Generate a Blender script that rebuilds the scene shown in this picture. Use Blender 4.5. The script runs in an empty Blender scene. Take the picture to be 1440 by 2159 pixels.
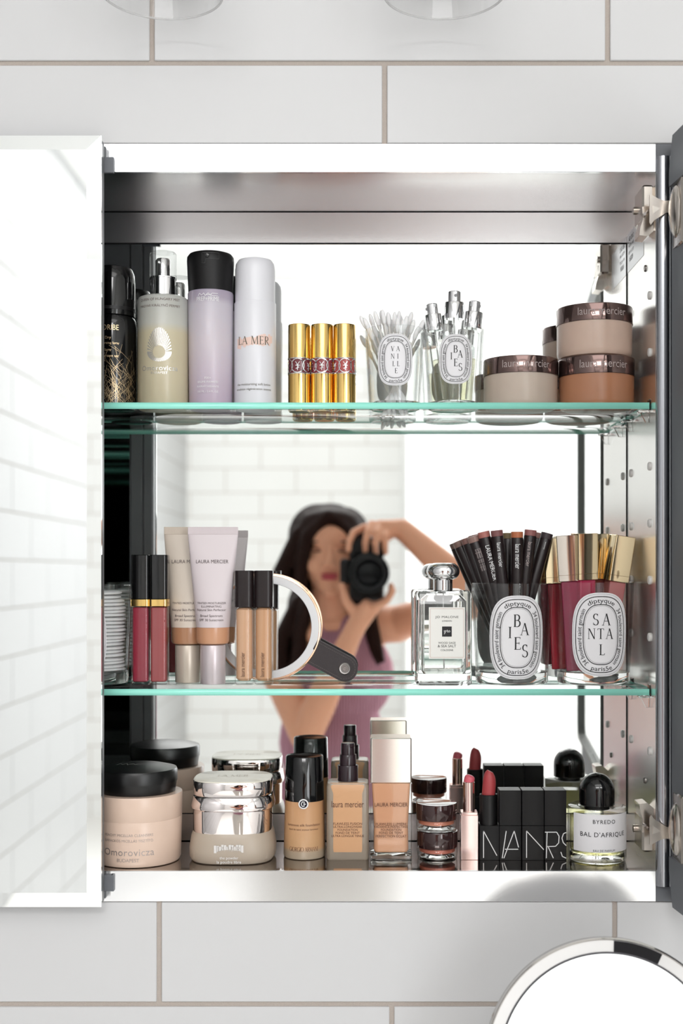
import bpy, math, random
from mathutils import Vector, Matrix
from math import sin, cos, pi, radians as R
random.seed(7)
S = bpy.context.scene
COL = S.collection
# ---------------------------------------------------------------- camera
F = 2625.0; VX, VY = 773.0, 1205.0; CAMY = -1.25; EYE = 1.5
cam = bpy.data.cameras.new('camera'); cam_o = bpy.data.objects.new('camera', cam); COL.objects.link(cam_o)
cam_o.location = (0, CAMY, EYE); cam_o.rotation_euler = (pi/2, 0, 0)
cam.sensor_width = 36; cam.sensor_fit = 'AUTO'; cam.lens = F/2159*36
cam.shift_x = -(VX-720)/2159; cam.shift_y = (VY-1079.5)/2159
cam.clip_start = 0.005
cam.dof.use_dof = True; cam.dof.focus_distance = 1.29; cam.dof.aperture_fstop = 4.6
S.camera = cam_o
# ---------------------------------------------------------------- world, light, exposure
W = bpy.data.worlds.new('daylight'); S.world = W; W.use_nodes = True
W.node_tree.nodes['Background'].inputs[0].default_value = (0.93, 0.97, 1, 1)
W.node_tree.nodes['Background'].inputs[1].default_value = 1.0
def area(name, loc, rot, sx, sy, power, col=(1, 1, 1)):
    l = bpy.data.lights.new(name, 'AREA'); l.shape = 'RECTANGLE'; l.size = sx; l.size_y = sy
    l.energy = power; l.color = col
    o = bpy.data.objects.new(name, l); COL.objects.link(o); o.location = loc; o.rotation_euler = rot
    return o
area('window_daylight', (1.63, -3.85, 1.75), (0, R(90), 0), 1.7, 2.4, 235, (0.95, 0.975, 1))
area('ceiling_fill', (0.1, -2.2, 3.075), (0, 0, 0), 1.6, 1.2, 34, (1.0, 0.985, 0.98))  # added overhead fill for frontal light on the front wall, no known lamp
area('rear_ceiling_fill', (-0.2, -3.75, 3.075), (0, 0, 0), 1.6, 1.0, 150, (1.0, 0.985, 0.98))  # unseen fill added to brighten the far walls
S.view_settings.view_transform = 'Standard'; S.view_settings.look = 'None'
S.view_settings.gamma = 1; S.view_settings.use_curve_mapping = False
S.view_settings.exposure = -1.42
area('alcove_ceiling_fill', (-0.472, -5.9, 3.078), (0, 0, 0), 1.37, 1.28, 17, (1.0, 0.99, 0.98))  # extra fill, made up to lift the darker alcove
c = S.cycles
c.use_denoising = True; c.max_bounces = 14; c.diffuse_bounces = 5; c.glossy_bounces = 8
c.transmission_bounces = 12; c.transparent_max_bounces = 24; c.sample_clamp_indirect = 4.0
c.caustics_reflective = True; c.caustics_refractive = True; c.blur_glossy = 0.5

# ================================================================ helpers
def X(px, d): return (px-VX)*d/F
def Z(py, d): return EYE+(VY-py)*d/F
def s2l(v):
    v /= 255.0
    return v/12.92 if v <= 0.04045 else ((v+0.055)/1.055)**2.4
def rgb(*c): return tuple(s2l(x) for x in c)+(1,)
MATS = {}
def mat(name, col, rough=0.5, metal=0.0, spec=0.5, trans=0.0, ior=1.5, coat=0.0, emit=0, sss=0, aniso=0):
    if name in MATS: return MATS[name]
    m = bpy.data.materials.new(name); m.use_nodes = True
    b = m.node_tree.nodes['Principled BSDF']
    b.inputs['Base Color'].default_value = col if len(col) == 4 else rgb(*col)
    b.inputs['Roughness'].default_value = rough; b.inputs['Metallic'].default_value = metal
    b.inputs['Specular IOR Level'].default_value = spec
    b.inputs['Transmission Weight'].default_value = trans; b.inputs['IOR'].default_value = ior
    b.inputs['Coat Weight'].default_value = coat; b.inputs['Coat Roughness'].default_value = 0.03
    if sss:
        b.inputs['Subsurface Weight'].default_value = sss
        b.inputs['Subsurface Radius'].default_value = (0.012, 0.006, 0.004)
        b.inputs['Subsurface Scale'].default_value = 1
    if aniso: b.inputs['Anisotropic'].default_value = aniso
    MATS[name] = m
    return m
def noise_bump(m, scale, strength, dist=0.001, stretch=None, colvar=0.0, coords='Object'):
    nt = m.node_tree; b = nt.nodes['Principled BSDF']
    tc = nt.nodes.new('ShaderNodeTexCoord'); mp = nt.nodes.new('ShaderNodeMapping')
    n = nt.nodes.new('ShaderNodeTexNoise'); bp = nt.nodes.new('ShaderNodeBump')
    n.inputs['Scale'].default_value = scale; n.inputs['Detail'].default_value = 4
    if stretch: mp.inputs['Scale'].default_value = stretch
    bp.inputs['Strength'].default_value = strength; bp.inputs['Distance'].default_value = dist
    nt.links.new(tc.outputs[coords], mp.inputs[0]); nt.links.new(mp.outputs[0], n.inputs['Vector'])
    nt.links.new(n.outputs['Fac'], bp.inputs['Height']); nt.links.new(bp.outputs[0], b.inputs['Normal'])
    if colvar:
        base = tuple(b.inputs['Base Color'].default_value)
        mx = nt.nodes.new('ShaderNodeMix'); mx.data_type = 'RGBA'
        mx.inputs['A'].default_value = tuple(x*(1-colvar) for x in base[:3])+(1,)
        mx.inputs['B'].default_value = tuple(min(1, x*(1+colvar)) for x in base[:3])+(1,)
        nt.links.new(n.outputs['Fac'], mx.inputs['Factor']); nt.links.new(mx.outputs['Result'], b.inputs['Base Color'])
    return m
def zramp(m, stops, zlo, zhi):
    """base colour that changes with the height on the thing itself (liquid level in a frosted bottle)"""
    nt = m.node_tree; b = nt.nodes['Principled BSDF']
    tc = nt.nodes.new('ShaderNodeTexCoord'); sp = nt.nodes.new('ShaderNodeSeparateXYZ')
    mr = nt.nodes.new('ShaderNodeMapRange'); cr = nt.nodes.new('ShaderNodeValToRGB')
    mr.inputs['From Min'].default_value = zlo; mr.inputs['From Max'].default_value = zhi
    nt.links.new(tc.outputs['Object'], sp.inputs[0]); nt.links.new(sp.outputs['Z'], mr.inputs['Value'])
    nt.links.new(mr.outputs[0], cr.inputs[0]); nt.links.new(cr.outputs[0], b.inputs['Base Color'])
    el = cr.color_ramp.elements
    while len(el) < len(stops): el.new(0.5)
    for e, (p, c_) in zip(el, stops): e.position = p; e.color = rgb(*c_)
    return m
def thin_glass(name, tint=(0.97, 0.98, 0.975), edge=(0.62, 0.66, 0.65), ior=1.45):
    if name in MATS: return MATS[name]
    m = bpy.data.materials.new(name); m.use_nodes = True; nt = m.node_tree
    for n in list(nt.nodes): nt.nodes.remove(n)
    out = nt.nodes.new('ShaderNodeOutputMaterial'); mx = nt.nodes.new('ShaderNodeMixShader')
    tr = nt.nodes.new('ShaderNodeBsdfTransparent'); gl = nt.nodes.new('ShaderNodeBsdfGlossy')
    fr = nt.nodes.new('ShaderNodeMapRange'); fr.inputs['To Min'].default_value = 0.04; fr.inputs['To Max'].default_value = 0.95
    lw = nt.nodes.new('ShaderNodeLayerWeight')
    cm = nt.nodes.new('ShaderNodeMix'); cm.data_type = 'RGBA'; pw = nt.nodes.new('ShaderNodeMath')
    pw.operation = 'POWER'; pw.inputs[1].default_value = 4.5
    lw.inputs['Blend'].default_value = 0.5
    cm.inputs['A'].default_value = tint+(1,); cm.inputs['B'].default_value = edge+(1,)
    gl.inputs['Roughness'].default_value = 0.01
    nt.links.new(pw.outputs[0], fr.inputs['Value'])
    nt.links.new(lw.outputs['Facing'], pw.inputs[0]); nt.links.new(pw.outputs[0], cm.inputs['Factor'])
    nt.links.new(cm.outputs['Result'], tr.inputs['Color'])
    nt.links.new(fr.outputs[0], mx.inputs[0]); nt.links.new(tr.outputs[0], mx.inputs[1]); nt.links.new(gl.outputs[0], mx.inputs[2])
    nt.links.new(mx.outputs[0], out.inputs[0])
    MATS[name] = m
    return m

def rrect(hw, hd, r, k=6):
    r = min(r, hw*0.999, hd*0.999); pts = []
    for cx, cy, a0 in ((hw-r, hd-r, 0), (-hw+r, hd-r, 90), (-hw+r, -hd+r, 180), (hw-r, -hd+r, 270)):
        for i in range(k+1):
            a = R(a0+90*i/k); pts.append((cx+r*cos(a), cy+r*sin(a)))
    return pts
def sellipse(rx, ry, n=48, e=2.0):
    pts = []
    for i in range(n):
        a = 2*pi*i/n; ca, sa = cos(a), sin(a)
        pts.append((rx*math.copysign(abs(ca)**(2/e), ca), ry*math.copysign(abs(sa)**(2/e), sa)))
    return pts
class M:
    def __init__(s): s.v = []; s.f = []; s.mi = []
    def add(s, vs, fs, m=0, T=None):
        o = len(s.v)
        s.v += [tuple(T @ Vector(v)) for v in vs] if T is not None else [tuple(v) for v in vs]
        s.f += [tuple(i+o for i in f) for f in fs]; s.mi += [m]*len(fs)
        return s
    def loft(s, rings, m=0, cap0=True, cap1=True, T=None, flip=False, closed=False):
        n = len(rings[0]); vs = [p for r in rings for p in r]; fs = []
        rr = len(rings)
        for i in range(rr if closed else rr-1):
            a, b = i*n, ((i+1) % rr)*n
            for j in range(n):
                k = (j+1) % n; fs.append((a+j, a+k, b+k, b+j))
        if cap0 and not closed: fs.append(tuple(range(n))[::-1])
        if cap1 and not closed: fs.append(tuple(range((rr-1)*n, rr*n)))
        if flip: fs = [f[::-1] for f in fs]
        return s.add(vs, fs, m, T)
    def lathe(s, prof, n=48, m=0, T=None, flip=False, cap0=True, cap1=True, closed=False):
        rings = [[(r*cos(2*pi*i/n), r*sin(2*pi*i/n), z) for i in range(n)] for r, z in prof]
        return s.loft(rings, m, cap0 and prof[0][0] > 1e-6, cap1 and prof[-1][0] > 1e-6, T, flip, closed)
    def prism(s, prof, m=0, T=None, k=6, flip=False):
        """prof rows (hw, hd, corner, z)"""
        return s.loft([[(x, y, z) for x, y in rrect(a, b, r, k)] for a, b, r, z in prof], m, T=T, flip=flip)
    def rbox(s, hw, hd, r, z0, z1, b=0.0006, m=0, T=None, k=6):
        return s.prism([(hw-b, hd-b, max(r-b, 1e-4), z0), (hw, hd, r, z0+b), (hw, hd, r, z1-b), (hw-b, hd-b, max(r-b, 1e-4), z1)], m, T, k)
    def box(s, x0, x1, y0, y1, z0, z1, m=0, b=0.0, T=None):
        if b:
            return s.rbox((x1-x0)/2, (y1-y0)/2, b, z0, z1, b, m, (T or Matrix()) @ Matrix.Translation(((x0+x1)/2, (y0+y1)/2, 0)), 1)
        vs = [(x, y, z) for z in (z0, z1) for x, y in ((x0, y0), (x1, y0), (x1, y1), (x0, y1))]
        return s.add(vs, [(3, 2, 1, 0), (4, 5, 6, 7), (0, 1, 5, 4), (1, 2, 6, 5), (2, 3, 7, 6), (3, 0, 4, 7)], m, T)
    def extr(s, pts, y0, y1, m=0, T=None, f=None):
        """outline in x,z (counter-clockwise seen from -y) extruded in y"""
        n = len(pts)
        vs = [(x, y0, z) for x, z in pts]+[(x, y1, z) for x, z in pts]
        fs = [tuple(range(n)), tuple(range(n, 2*n))[::-1]]+[(j, n+j, n+(j+1) % n, (j+1) % n) for j in range(n)]
        return s.add(vs, fs, m, T)
    def tube(s, path, r, n=10, m=0, T=None, closed=False):
        rings = []; P = [Vector(p) for p in path]; N = len(P); up = None
        rad = r if isinstance(r, (list, tuple)) else [r]*N
        for i, p in enumerate(P):
            t = ((P[(i+1) % N]-P[i-1]) if closed else (P[min(i+1, N-1)]-P[max(i-1, 0)])).normalized()
            if up is None: up = Vector((0, 0, 1)) if abs(t.z) < 0.9 else Vector((1, 0, 0))
            a = (up-t*up.dot(t)).normalized(); b = t.cross(a); up = a
            rings.append([tuple(p+(a*cos(2*pi*j/n)+b*sin(2*pi*j/n))*rad[i]) for j in range(n)])
        return s.loft(rings, m, T=T, closed=closed)
    def ell(s, c, r, m=0, nu=20, nv=12, T=None, rot=None):
        rings = []; c = Vector(c)
        q = rot if rot is not None else Matrix()
        for i in range(1, nv):
            a = pi*i/nv-pi/2
            rings.append([tuple(c+q.to_3x3() @ Vector((r[0]*cos(a)*cos(2*pi*j/nu), r[1]*cos(a)*sin(2*pi*j/nu), r[2]*sin(a)))) for j in range(nu)])
        vs = [p for g in rings for p in g]; k = len(vs)
        vs += [tuple(c+q.to_3x3() @ Vector((0, 0, -r[2]))), tuple(c+q.to_3x3() @ Vector((0, 0, r[2])))]
        fs = [(i*nu+j, i*nu+(j+1) % nu, (i+1)*nu+(j+1) % nu, (i+1)*nu+j) for i in range(nv-2) for j in range(nu)]
        fs += [(k, (j+1) % nu, j) for j in range(nu)]+[(k+1, (nv-2)*nu+j, (nv-2)*nu+(j+1) % nu) for j in range(nu)]
        return s.add(vs, fs, m, T)
    def cap(s, a, b, ra, rb, n=16):
        """closed tapered capsule from a to b"""
        a, b = Vector(a), Vector(b); d = b-a; L = d.length
        T = Matrix.Translation(a) @ d.to_track_quat('Z', 'Y').to_matrix().to_4x4()
        pr = [(ra*cos(t), ra*sin(t)) for t in [R(x) for x in (-89, -60, -30, 0)]]+[(rb*cos(t), L+rb*sin(t)) for t in [R(x) for x in (0, 30, 60, 89)]]
        return s.lathe(pr, n, T=T)
    def mesh(s, name, mats, sharp=35):
        me = bpy.data.meshes.new(name); me.from_pydata(s.v, [], s.f)
        for m_ in (mats if isinstance(mats, (list, tuple)) else [mats]): me.materials.append(m_)
        me.polygons.foreach_set('material_index', s.mi)
        me.polygons.foreach_set('use_smooth', [True]*len(s.f))
        me.update()
        if sharp: me.set_sharp_from_angle(angle=R(sharp))
        return me
    def obj(s, name, mats, parent=None, label=None, loc=None, sharp=35):
        return link(name, s.mesh(name, mats, sharp), parent, label, loc)
def link(name, me, parent=None, label=None, loc=None):
    o = bpy.data.objects.new(name, me); COL.objects.link(o)
    if parent: o.parent = parent
    if label: o['label'] = label
    if loc: o.location = loc
    return o
def tag(o, label, cat, group=None):
    o['label'] = label; o['category'] = cat
    if group: o['group'] = group
    return o
def thing(name, label, cat, loc, rz=0, group=None):
    o = bpy.data.objects.new(name, None); COL.objects.link(o); o.empty_display_size = 0.01
    o.location = loc; o.rotation_euler = (0, 0, rz)
    return tag(o, label, cat, group)
def dup(o, loc=None, rz=None, label=None, parent=None):
    r = o.copy(); COL.objects.link(r)
    if parent: r.parent = parent
    if loc is not None: r.location = loc
    if rz is not None: r.rotation_euler = (0, 0, rz)
    if label: r['label'] = label
    for ch in list(o.children): dup(ch, parent=r)
    return r
def struct(name, m, mats, sharp=35):
    o = m.obj(name, mats, sharp=sharp); o['kind'] = 'structure'; return o
def aim(o, p0, p1, roll=0):
    d = Vector(p1)-Vector(p0)
    o.rotation_mode = 'QUATERNION'
    o.rotation_quaternion = d.to_track_quat('Z', 'Y') @ Matrix.Rotation(roll, 3, 'Z').to_quaternion()
    o.location = p0

# ---------------------------------------------------------------- lettering
_tc = {}
def raw_text(s, off=0.0, space=1.0):
    k = (s, off, space)
    if k not in _tc:
        cu = bpy.data.curves.new('t', 'FONT'); cu.body = s; cu.size = 1; cu.offset = off
        cu.space_character = space; cu.resolution_u = 3; cu.align_x = 'LEFT'
        o = bpy.data.objects.new('t', cu); COL.objects.link(o)
        dg = bpy.context.evaluated_depsgraph_get()
        me = bpy.data.meshes.new_from_object(o.evaluated_get(dg))
        _tc[k] = ([(v.co.x, v.co.y) for v in me.vertices], [tuple(p.vertices) for p in me.polygons])
        bpy.data.objects.remove(o); bpy.data.curves.remove(cu); bpy.data.meshes.remove(me)
    return _tc[k]
def arc(cx, cy, rx, ry, a0, a1, wt, n=10):
    """arc stroke whose weight swells where it runs vertically"""
    vs = []; fs = []
    for i in range(n+1):
        a = R(a0+(a1-a0)*i/n); w = wt*(0.35+0.65*abs(cos(a)))
        vs += [(cx+(rx-w/2)*cos(a), cy+(ry-w/2)*sin(a)), (cx+(rx+w/2)*cos(a), cy+(ry+w/2)*sin(a))]
    for i in range(n):
        q = (2*i, 2*i+1, 2*i+3, 2*i+2); fs.append(q if a1 > a0 else q[::-1])
    return vs, fs
def stroke(p, q, w):
    """quad along p-q, measured horizontally (w across x) or vertically for level strokes"""
    (a, b), (c_, d) = p, q
    if abs(b-d) < 1e-6: return [(a, b-w/2), (c_, b-w/2), (c_, b+w/2), (a, b+w/2)], [(0, 1, 2, 3) if c_ > a else (3, 2, 1, 0)]
    if b > d: a, b, c_, d = c_, d, a, b
    return [(a-w/2, b), (a+w/2, b), (c_+w/2, d), (c_-w/2, d)], [(0, 1, 2, 3)]
TK, TN, SF = 0.115, 0.045, 0.035
def _serif(x, y, w=0.24): return stroke((x-w/2, y), (x+w/2, y), SF)
GL = {
 'A': (0.72, [stroke((0.08, 0), (0.36, 1), TN), stroke((0.64, 0), (0.36, 1), TK), stroke((0.17, .36), (0.54, .36), TN), _serif(.08, .017, .2), _serif(.64, .017, .24)]),
 'B': (0.60, [stroke((0.15, 0), (0.15, 1), TK), stroke((.05, .98), (.3, .98), TN), stroke((.1, .53), (.32, .53), TN), stroke((.05, .02), (.32, .02), TN), arc(.3, .755, .2, .235, -90, 90, TK), arc(.31, .275, .24, .265, -90, 90, TK)]),
 'D': (0.75, [stroke((0.15, 0), (0.15, 1), TK), stroke((.05, .98), (.33, .98), TN), stroke((.05, .02), (.33, .02), TN), arc(.3, .5, .38, .49, -90, 90, TK)]),
 'E': (0.58, [stroke((0.15, 0), (0.15, 1), TK), stroke((.05, .98), (.5, .98), TN), stroke((.15, .52), (.42, .52), TN), stroke((.05, .02), (.54, .02), TN), stroke((.49, .86), (.5, .99), TN), stroke((.55, .17), (.52, .02), TN), stroke((.42, .43), (.42, .6), TN)]),
 'G': (0.78, [arc(.42, .5, .36, .5, 45, 330, TK), stroke((.68, .05), (.68, .42), TK), _serif(.68, .42, .26)]),
 'I': (0.30, [stroke((0.15, 0), (0.15, 1), TK), _serif(.15, .017, .26), _serif(.15, .983, .26)]),
 'L': (0.55, [stroke((0.15, 0), (0.15, 1), TK), _serif(.15, .983, .26), stroke((.04, .02), (.5, .02), TN), stroke((.51, .17), (.49, .02), TN)]),
 'M': (0.92, [stroke((.12, 0), (.15, 1), TN), stroke((.45, .04), (.17, 1), TK), stroke((.45, .04), (.76, 1), TN), stroke((.8, 0), (.77, 1), TK), _serif(.12, .017, .2), _serif(.8, .017), _serif(.12, .983, .16), _serif(.8, .983, .16)]),
 'N': (0.78, [stroke((.12, 0), (.12, 1), TN), stroke((.64, 0), (.64, 1), TN), stroke((.64, 0), (.14, 1), TK), _serif(.12, .017, .2), _serif(.62, .983, .2), _serif(.09, .983, .14)]),
 'O': (0.84, [arc(.42, .5, .38, .5, 0, 360, TK, 24)]),
 'R': (0.66, [stroke((0.15, 0), (0.15, 1), TK), stroke((.05, .98), (.3, .98), TN), stroke((.1, .5), (.32, .5), TN), arc(.3, .74, .21, .24, -90, 90, TK), stroke((.6, 0), (.28, .5), TK), _serif(.15, .017), _serif(.62, .017, .14)]),
 'S': (0.54, [arc(.27, .745, .18, .24, 40, 270, TK*.9), arc(.27, .255, .2, .25, 90, -140, TK*.9), stroke((.42, .8), (.43, .96), TN), stroke((.08, .04), (.07, .22), TN)]),
 'T': (0.66, [stroke((0.33, 0), (0.33, 1), TK), stroke((.04, .98), (.62, .98), TN), _serif(.33, .017, .26), stroke((.05, .84), (.05, .99), TN), stroke((.61, .84), (.61, .99), TN)]),
 'V': (0.72, [stroke((0.36, 0), (0.10, 1), TK), stroke((0.36, 0), (0.62, 1), TN), _serif(.1, .983, .24), _serif(.62, .983, .2)]),
 ' ': (0.3, [])}
def serif_text(s, space=0.0):
    vs = []; fs = []; x = 0
    for ch in s:
        w, parts = GL[ch]
        for pv, pf in parts:
            o = len(vs); vs += [(a+x, b) for a, b in pv]; fs += [tuple(i+o for i in f) for f in pf]
        x += w+space
    return vs, fs
def letter(m, s, mapf, w=None, h=None, cx=0, cy=0, rot=0, mi=0, serif=False, off=0.0, space=1.0, squash=None):
    """put the string, centred on (cx, cy), w wide or h high, through mapf onto a surface"""
    vs, fs = serif_text(s, (space-1)*0.5) if serif else raw_text(s, off, space)
    if not vs: return
    x0, x1 = min(v[0] for v in vs), max(v[0] for v in vs); y0, y1 = min(v[1] for v in vs), max(v[1] for v in vs)
    if squash: kx, ky = w/(x1-x0), h/(y1-y0)
    else: kx = ky = (w/(x1-x0)) if w else (h/(y1-y0))
    out = []
    for x, y in vs:
        u, v = (x-(x0+x1)/2)*kx, (y-(y0+y1)/2)*ky
        if rot: u, v = u*cos(rot)-v*sin(rot), u*sin(rot)+v*cos(rot)
        out.append(mapf(u+cx, v+cy))
    m.add(out, fs, mi)
def lines(m, segs, w, mapf, mi=0):
    """pen strokes: list of polylines"""
    for pl in segs:
        for (a, b), (c_, d) in zip(pl, pl[1:]):
            L = math.hypot(c_-a, d-b) or 1e-9; nx, ny = -(d-b)/L*w/2, (c_-a)/L*w/2
            k = max(1, int(L/0.003)); 
            for i in range(k):
                t0, t1 = i/k, (i+1)/k
                p = [(a+(c_-a)*t0-nx, b+(d-b)*t0-ny), (a+(c_-a)*t1-nx, b+(d-b)*t1-ny), (a+(c_-a)*t1+nx, b+(d-b)*t1+ny), (a+(c_-a)*t0+nx, b+(d-b)*t0+ny)]
                m.add([mapf(*q) for q in p], [(0, 1, 2, 3)], mi)
def flat(y): return lambda u, v: (u, y, v)
def cyl(r, a0=0.0, e=0.0002):
    """wrap on an upright round wall; r is a number or r(z)"""
    rf = r if callable(r) else (lambda z: r)
    return lambda u, v: ((rf(v)+e)*sin(a0+u/rf(v)), -(rf(v)+e)*cos(a0+u/rf(v)), v)

# ---------------------------------------------------------------- materials
white_tile = noise_bump(mat('white_glazed_tile', (236, 236, 234), 0.28, coat=0.0, spec=0.4), 6, 0.05, 0.002)
grout_m = noise_bump(mat('taupe_grout', (183, 173, 165), 0.95, spec=0.1), 900, 0.5, 0.0008, colvar=0.12)
paint_m = mat('white_paint', (242, 242, 240), 0.6)
floor_m = noise_bump(mat('pale_floor', (228, 226, 222), 0.5), 30, 0.1, 0.001)
mirror_m = mat('silvered_mirror', (0.93, 0.95, 0.94, 1), 0.0, 1.0)
bevel_m = mat('bevelled_mirror_glass', (0.93, 0.95, 0.95, 1), 0.0, 1.0)
steel = noise_bump(mat('brushed_steel', (0.70, 0.69, 0.70, 1), 0.24, 1.0), 60, 0.04, 0.0004, (1, 1, 60))
side_steel = noise_bump(mat('satin_steel_side', (0.93, 0.92, 0.90, 1), 0.24, 1.0), 3, 0.05, 0.002)
floor_steel = mat('polished_steel_floor', (0.44, 0.41, 0.385, 1), 0.06, 1.0)
frame_m = mat('polished_aluminium_frame', (0.92, 0.93, 0.95, 1), 0.16, 1.0)
chrome = mat('chrome', (0.86, 0.86, 0.87, 1), 0.04, 1.0)
nickel = mat('nickel', (0.60, 0.55, 0.50, 1), 0.2, 1.0)
slate = mat('slate_grey_door', (104, 107, 112), 0.5)
dark_slate = mat('dark_grey_door_profile', (112, 114, 116), 0.45)
blackm = mat('black_rubber', (14, 14, 15), 0.5)
gloss_black = mat('gloss_black', (8, 8, 9), 0.07, spec=0.6)
satin_black = mat('satin_black', (16, 15, 16), 0.35, spec=.4)
matte_black = noise_bump(mat('matte_black', (17, 16, 17), 0.45, spec=0.3), 400, 0.05, 0.0003)
brown_black = mat('brown_black', (30, 20, 21), 0.33, spec=.4)
gold = mat('polished_gold', (0.91, 0.62, 0.22, 1), 0.12, 1.0)
pale_gold = mat('pale_gold', (0.90, 0.74, 0.48, 1), 0.10, 1.0)
rose_gold = mat('rose_gold', (0.88, 0.55, 0.38, 1), 0.12, 1.0)
champagne = mat('champagne_metal', (0.90, 0.84, 0.77, 1), 0.22, 1.0)
pink_metal = mat('pink_metal', (0.93, 0.68, 0.62, 1), 0.15, 1.0)
lid_brown = mat('bronze_brown_lid', (0.16, 0.10, 0.09, 1), 0.09, 0.85, coat=0.6)
ink = mat('black_ink', (22, 20, 24), 0.6)
grey_ink = mat('grey_ink', (110, 95, 90), 0.6)
brown_ink = mat('brown_ink', (92, 56, 40), 0.6)
white_ink = mat('white_ink', (235, 235, 235), 0.6)
soft_ink = mat('pale_grey_ink', (172, 158, 156), 0.5)
gold_ink = mat('gold_foil', (0.80, 0.60, 0.36, 1), 0.35, 0.8)
silver_ink = mat('silver_foil', (0.9, 0.88, 0.86, 1), 0.25, 0.7)
paper = mat('white_label_paper', (238, 237, 240), 0.6)
cotton = noise_bump(mat('cotton', (250, 249, 249), 0.95, sss=0.1), 600, 0.4, 0.0006)
clear_plastic = mat('clear_plastic', (0.96, 0.96, 0.96, 1), 0.05, trans=1, ior=1.35)
thin = thin_glass('thin_clear_glass', (.985, .99, .988), (.74, .76, .755))
glass = mat('clear_glass', (0.985, 0.99, 0.985, 1), 0.0, trans=1, ior=1.46)
shelf_glass = thin_glass('shelf_glass', (0.965, 0.985, 0.98), (0.86, 0.93, 0.91))
shelf_edge = mat('green_glass_edge', (158, 240, 222), 0.10, trans=0.0, ior=1.5, spec=0.6)

# ================================================================ the room
FW = 0.0035                       # grout face of the front wall
z_base, P, TL = 1.065, 0.1577, 0.4581
GW = 0.0050
def tile_piece(rects, T, b=0.0007, t=0.008):
    m = M()
    for x0, x1, z0, z1 in rects:
        m.rbox((x1-x0)/2, (z1-z0)/2, b, 0, t, b, 0, T @ Matrix.Translation(((x0+x1)/2, (z0+z1)/2, 0)), 1)
    return m
full_tile = {}
def tiles(wall, T, u0, u1, v0, v1, row0, off_even, off_odd, drift=0.0, hole=None, tm=None):
    tm = tm or white_tile; key = tm.name
    """running-bond tiles on the plane T (u right, v up, w out); whole ones share one mesh"""
    r = math.floor((v0-row0)/P)
    while row0+r*P < v1-0.01:
        z0, z1 = row0+r*P+GW/2, row0+(r+1)*P-GW/2
        off = (off_even if r % 2 == 0 else off_odd)+drift*(6-r)
        k = math.floor((u0-off)/TL)
        while off+k*TL < u1-0.004:
            x0, x1 = off+k*TL+GW/2, off+(k+1)*TL-GW/2; k += 1
            a, b, c_, d = max(x0, u0), min(x1, u1), max(z0, v0), min(z1, v1)
            if b-a < 0.004 or d-c_ < 0.004: continue
            rects = [(a, b, c_, d)]
            if hole:
                hx0, hx1, hz0, hz1 = hole
                if a < hx1 and b > hx0 and c_ < hz1 and d > hz0:
                    rects = []
                    if a < hx0: rects.append((a, hx0, c_, d))
                    if b > hx1: rects.append((hx1, b, c_, d))
                    m0, m1 = max(a, hx0), min(b, hx1)
                    if d > hz1+0.003: rects.append((m0, m1, hz1, d))
                    if c_ < hz0-0.003: rects.append((m0, m1, c_, hz0))
                    if not rects: continue
            if len(rects) == 1 and abs((b-a)-(TL-GW)) < 1e-5 and abs((d-c_)-(P-GW)) < 1e-5 and rects[0] == (a, b, c_, d):
                if key not in full_tile:
                    hw, hh = (TL-GW)/2, (P-GW)/2
                    full_tile[key] = tile_piece([(-hw, hw, -hh, hh)], Matrix()).mesh('tile', tm)
                o = link('tile', full_tile[key], wall)
                tilt = Matrix.Rotation(random.uniform(-1, 1)*0.0006, 4, 'X') @ Matrix.Rotation(random.uniform(-1, 1)*0.0004, 4, 'Y')
                o.matrix_local = T @ Matrix.Translation(((a+b)/2, (c_+d)/2, 0)) @ tilt
            else:
                tile_piece(rects, T).obj('tile', tm, wall)
        r += 1
LX, RX, BYL, BYR, SPX, CEIL = -1.167, 1.6, -6.55, -5.25, 0.22, 3.09
# cabinet outline
CX0, CX1, CZ0, CZ1 = -0.70, 0.335, 1.1686, 1.9295
wf = M()
wf.box(LX-0.1, CX0+0.01, FW, 0.25, 0, CEIL).box(CX1-0.01, RX+0.1, FW, 0.25, 0, CEIL)
wf.box(CX0+0.01, CX1-0.01, FW, 0.25, CZ1-0.01, CEIL).box(CX0+0.01, CX1-0.01, FW, 0.25, 0, CZ0+0.01)
wf.box(CX0+0.01, CX1-0.01, 0.19, 0.25, CZ0+0.01, CZ1-0.01)
front_tile = noise_bump(mat('satin_wall_tile', (209, 209, 210), 0.38, spec=0.4), 6, 0.05, 0.002)
wall_front = struct('wall_front', wf, grout_m)
Tf = Matrix.Translation((0, FW+0.0055, 0)) @ Matrix.Rotation(R(90), 4, 'X')
tiles(wall_front, Tf, LX+0.01, RX, 0.85, CEIL, z_base, 0.2423, 0.0169, 0.0012, hole=(CX0-0.001, CX1+0.001, CZ0-0.001, CZ1+0.001), tm=front_tile)
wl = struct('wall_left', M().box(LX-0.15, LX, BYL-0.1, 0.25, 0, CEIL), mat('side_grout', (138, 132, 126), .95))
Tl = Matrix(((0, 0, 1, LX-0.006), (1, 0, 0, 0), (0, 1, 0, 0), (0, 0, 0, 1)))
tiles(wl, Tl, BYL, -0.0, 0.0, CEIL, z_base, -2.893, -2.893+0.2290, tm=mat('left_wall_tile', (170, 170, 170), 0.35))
wb = struct('wall_back', M().box(LX, SPX, BYL-0.15, BYL, 0, CEIL), grout_m)
Tb = Matrix.Translation((0, BYL-0.006, 0)) @ Matrix(((-1, 0, 0, 0), (0, 0, 1, 0), (0, 1, 0, 0), (0, 0, 0, 1)))
tiles(wb, Tb, -SPX, -LX, 0.0, CEIL, z_base, 0.0, 0.229)
wb2 = struct('wall_rear_partition', M().box(SPX, RX, BYR-1.45, BYR, 0, CEIL), paint_m)
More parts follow.
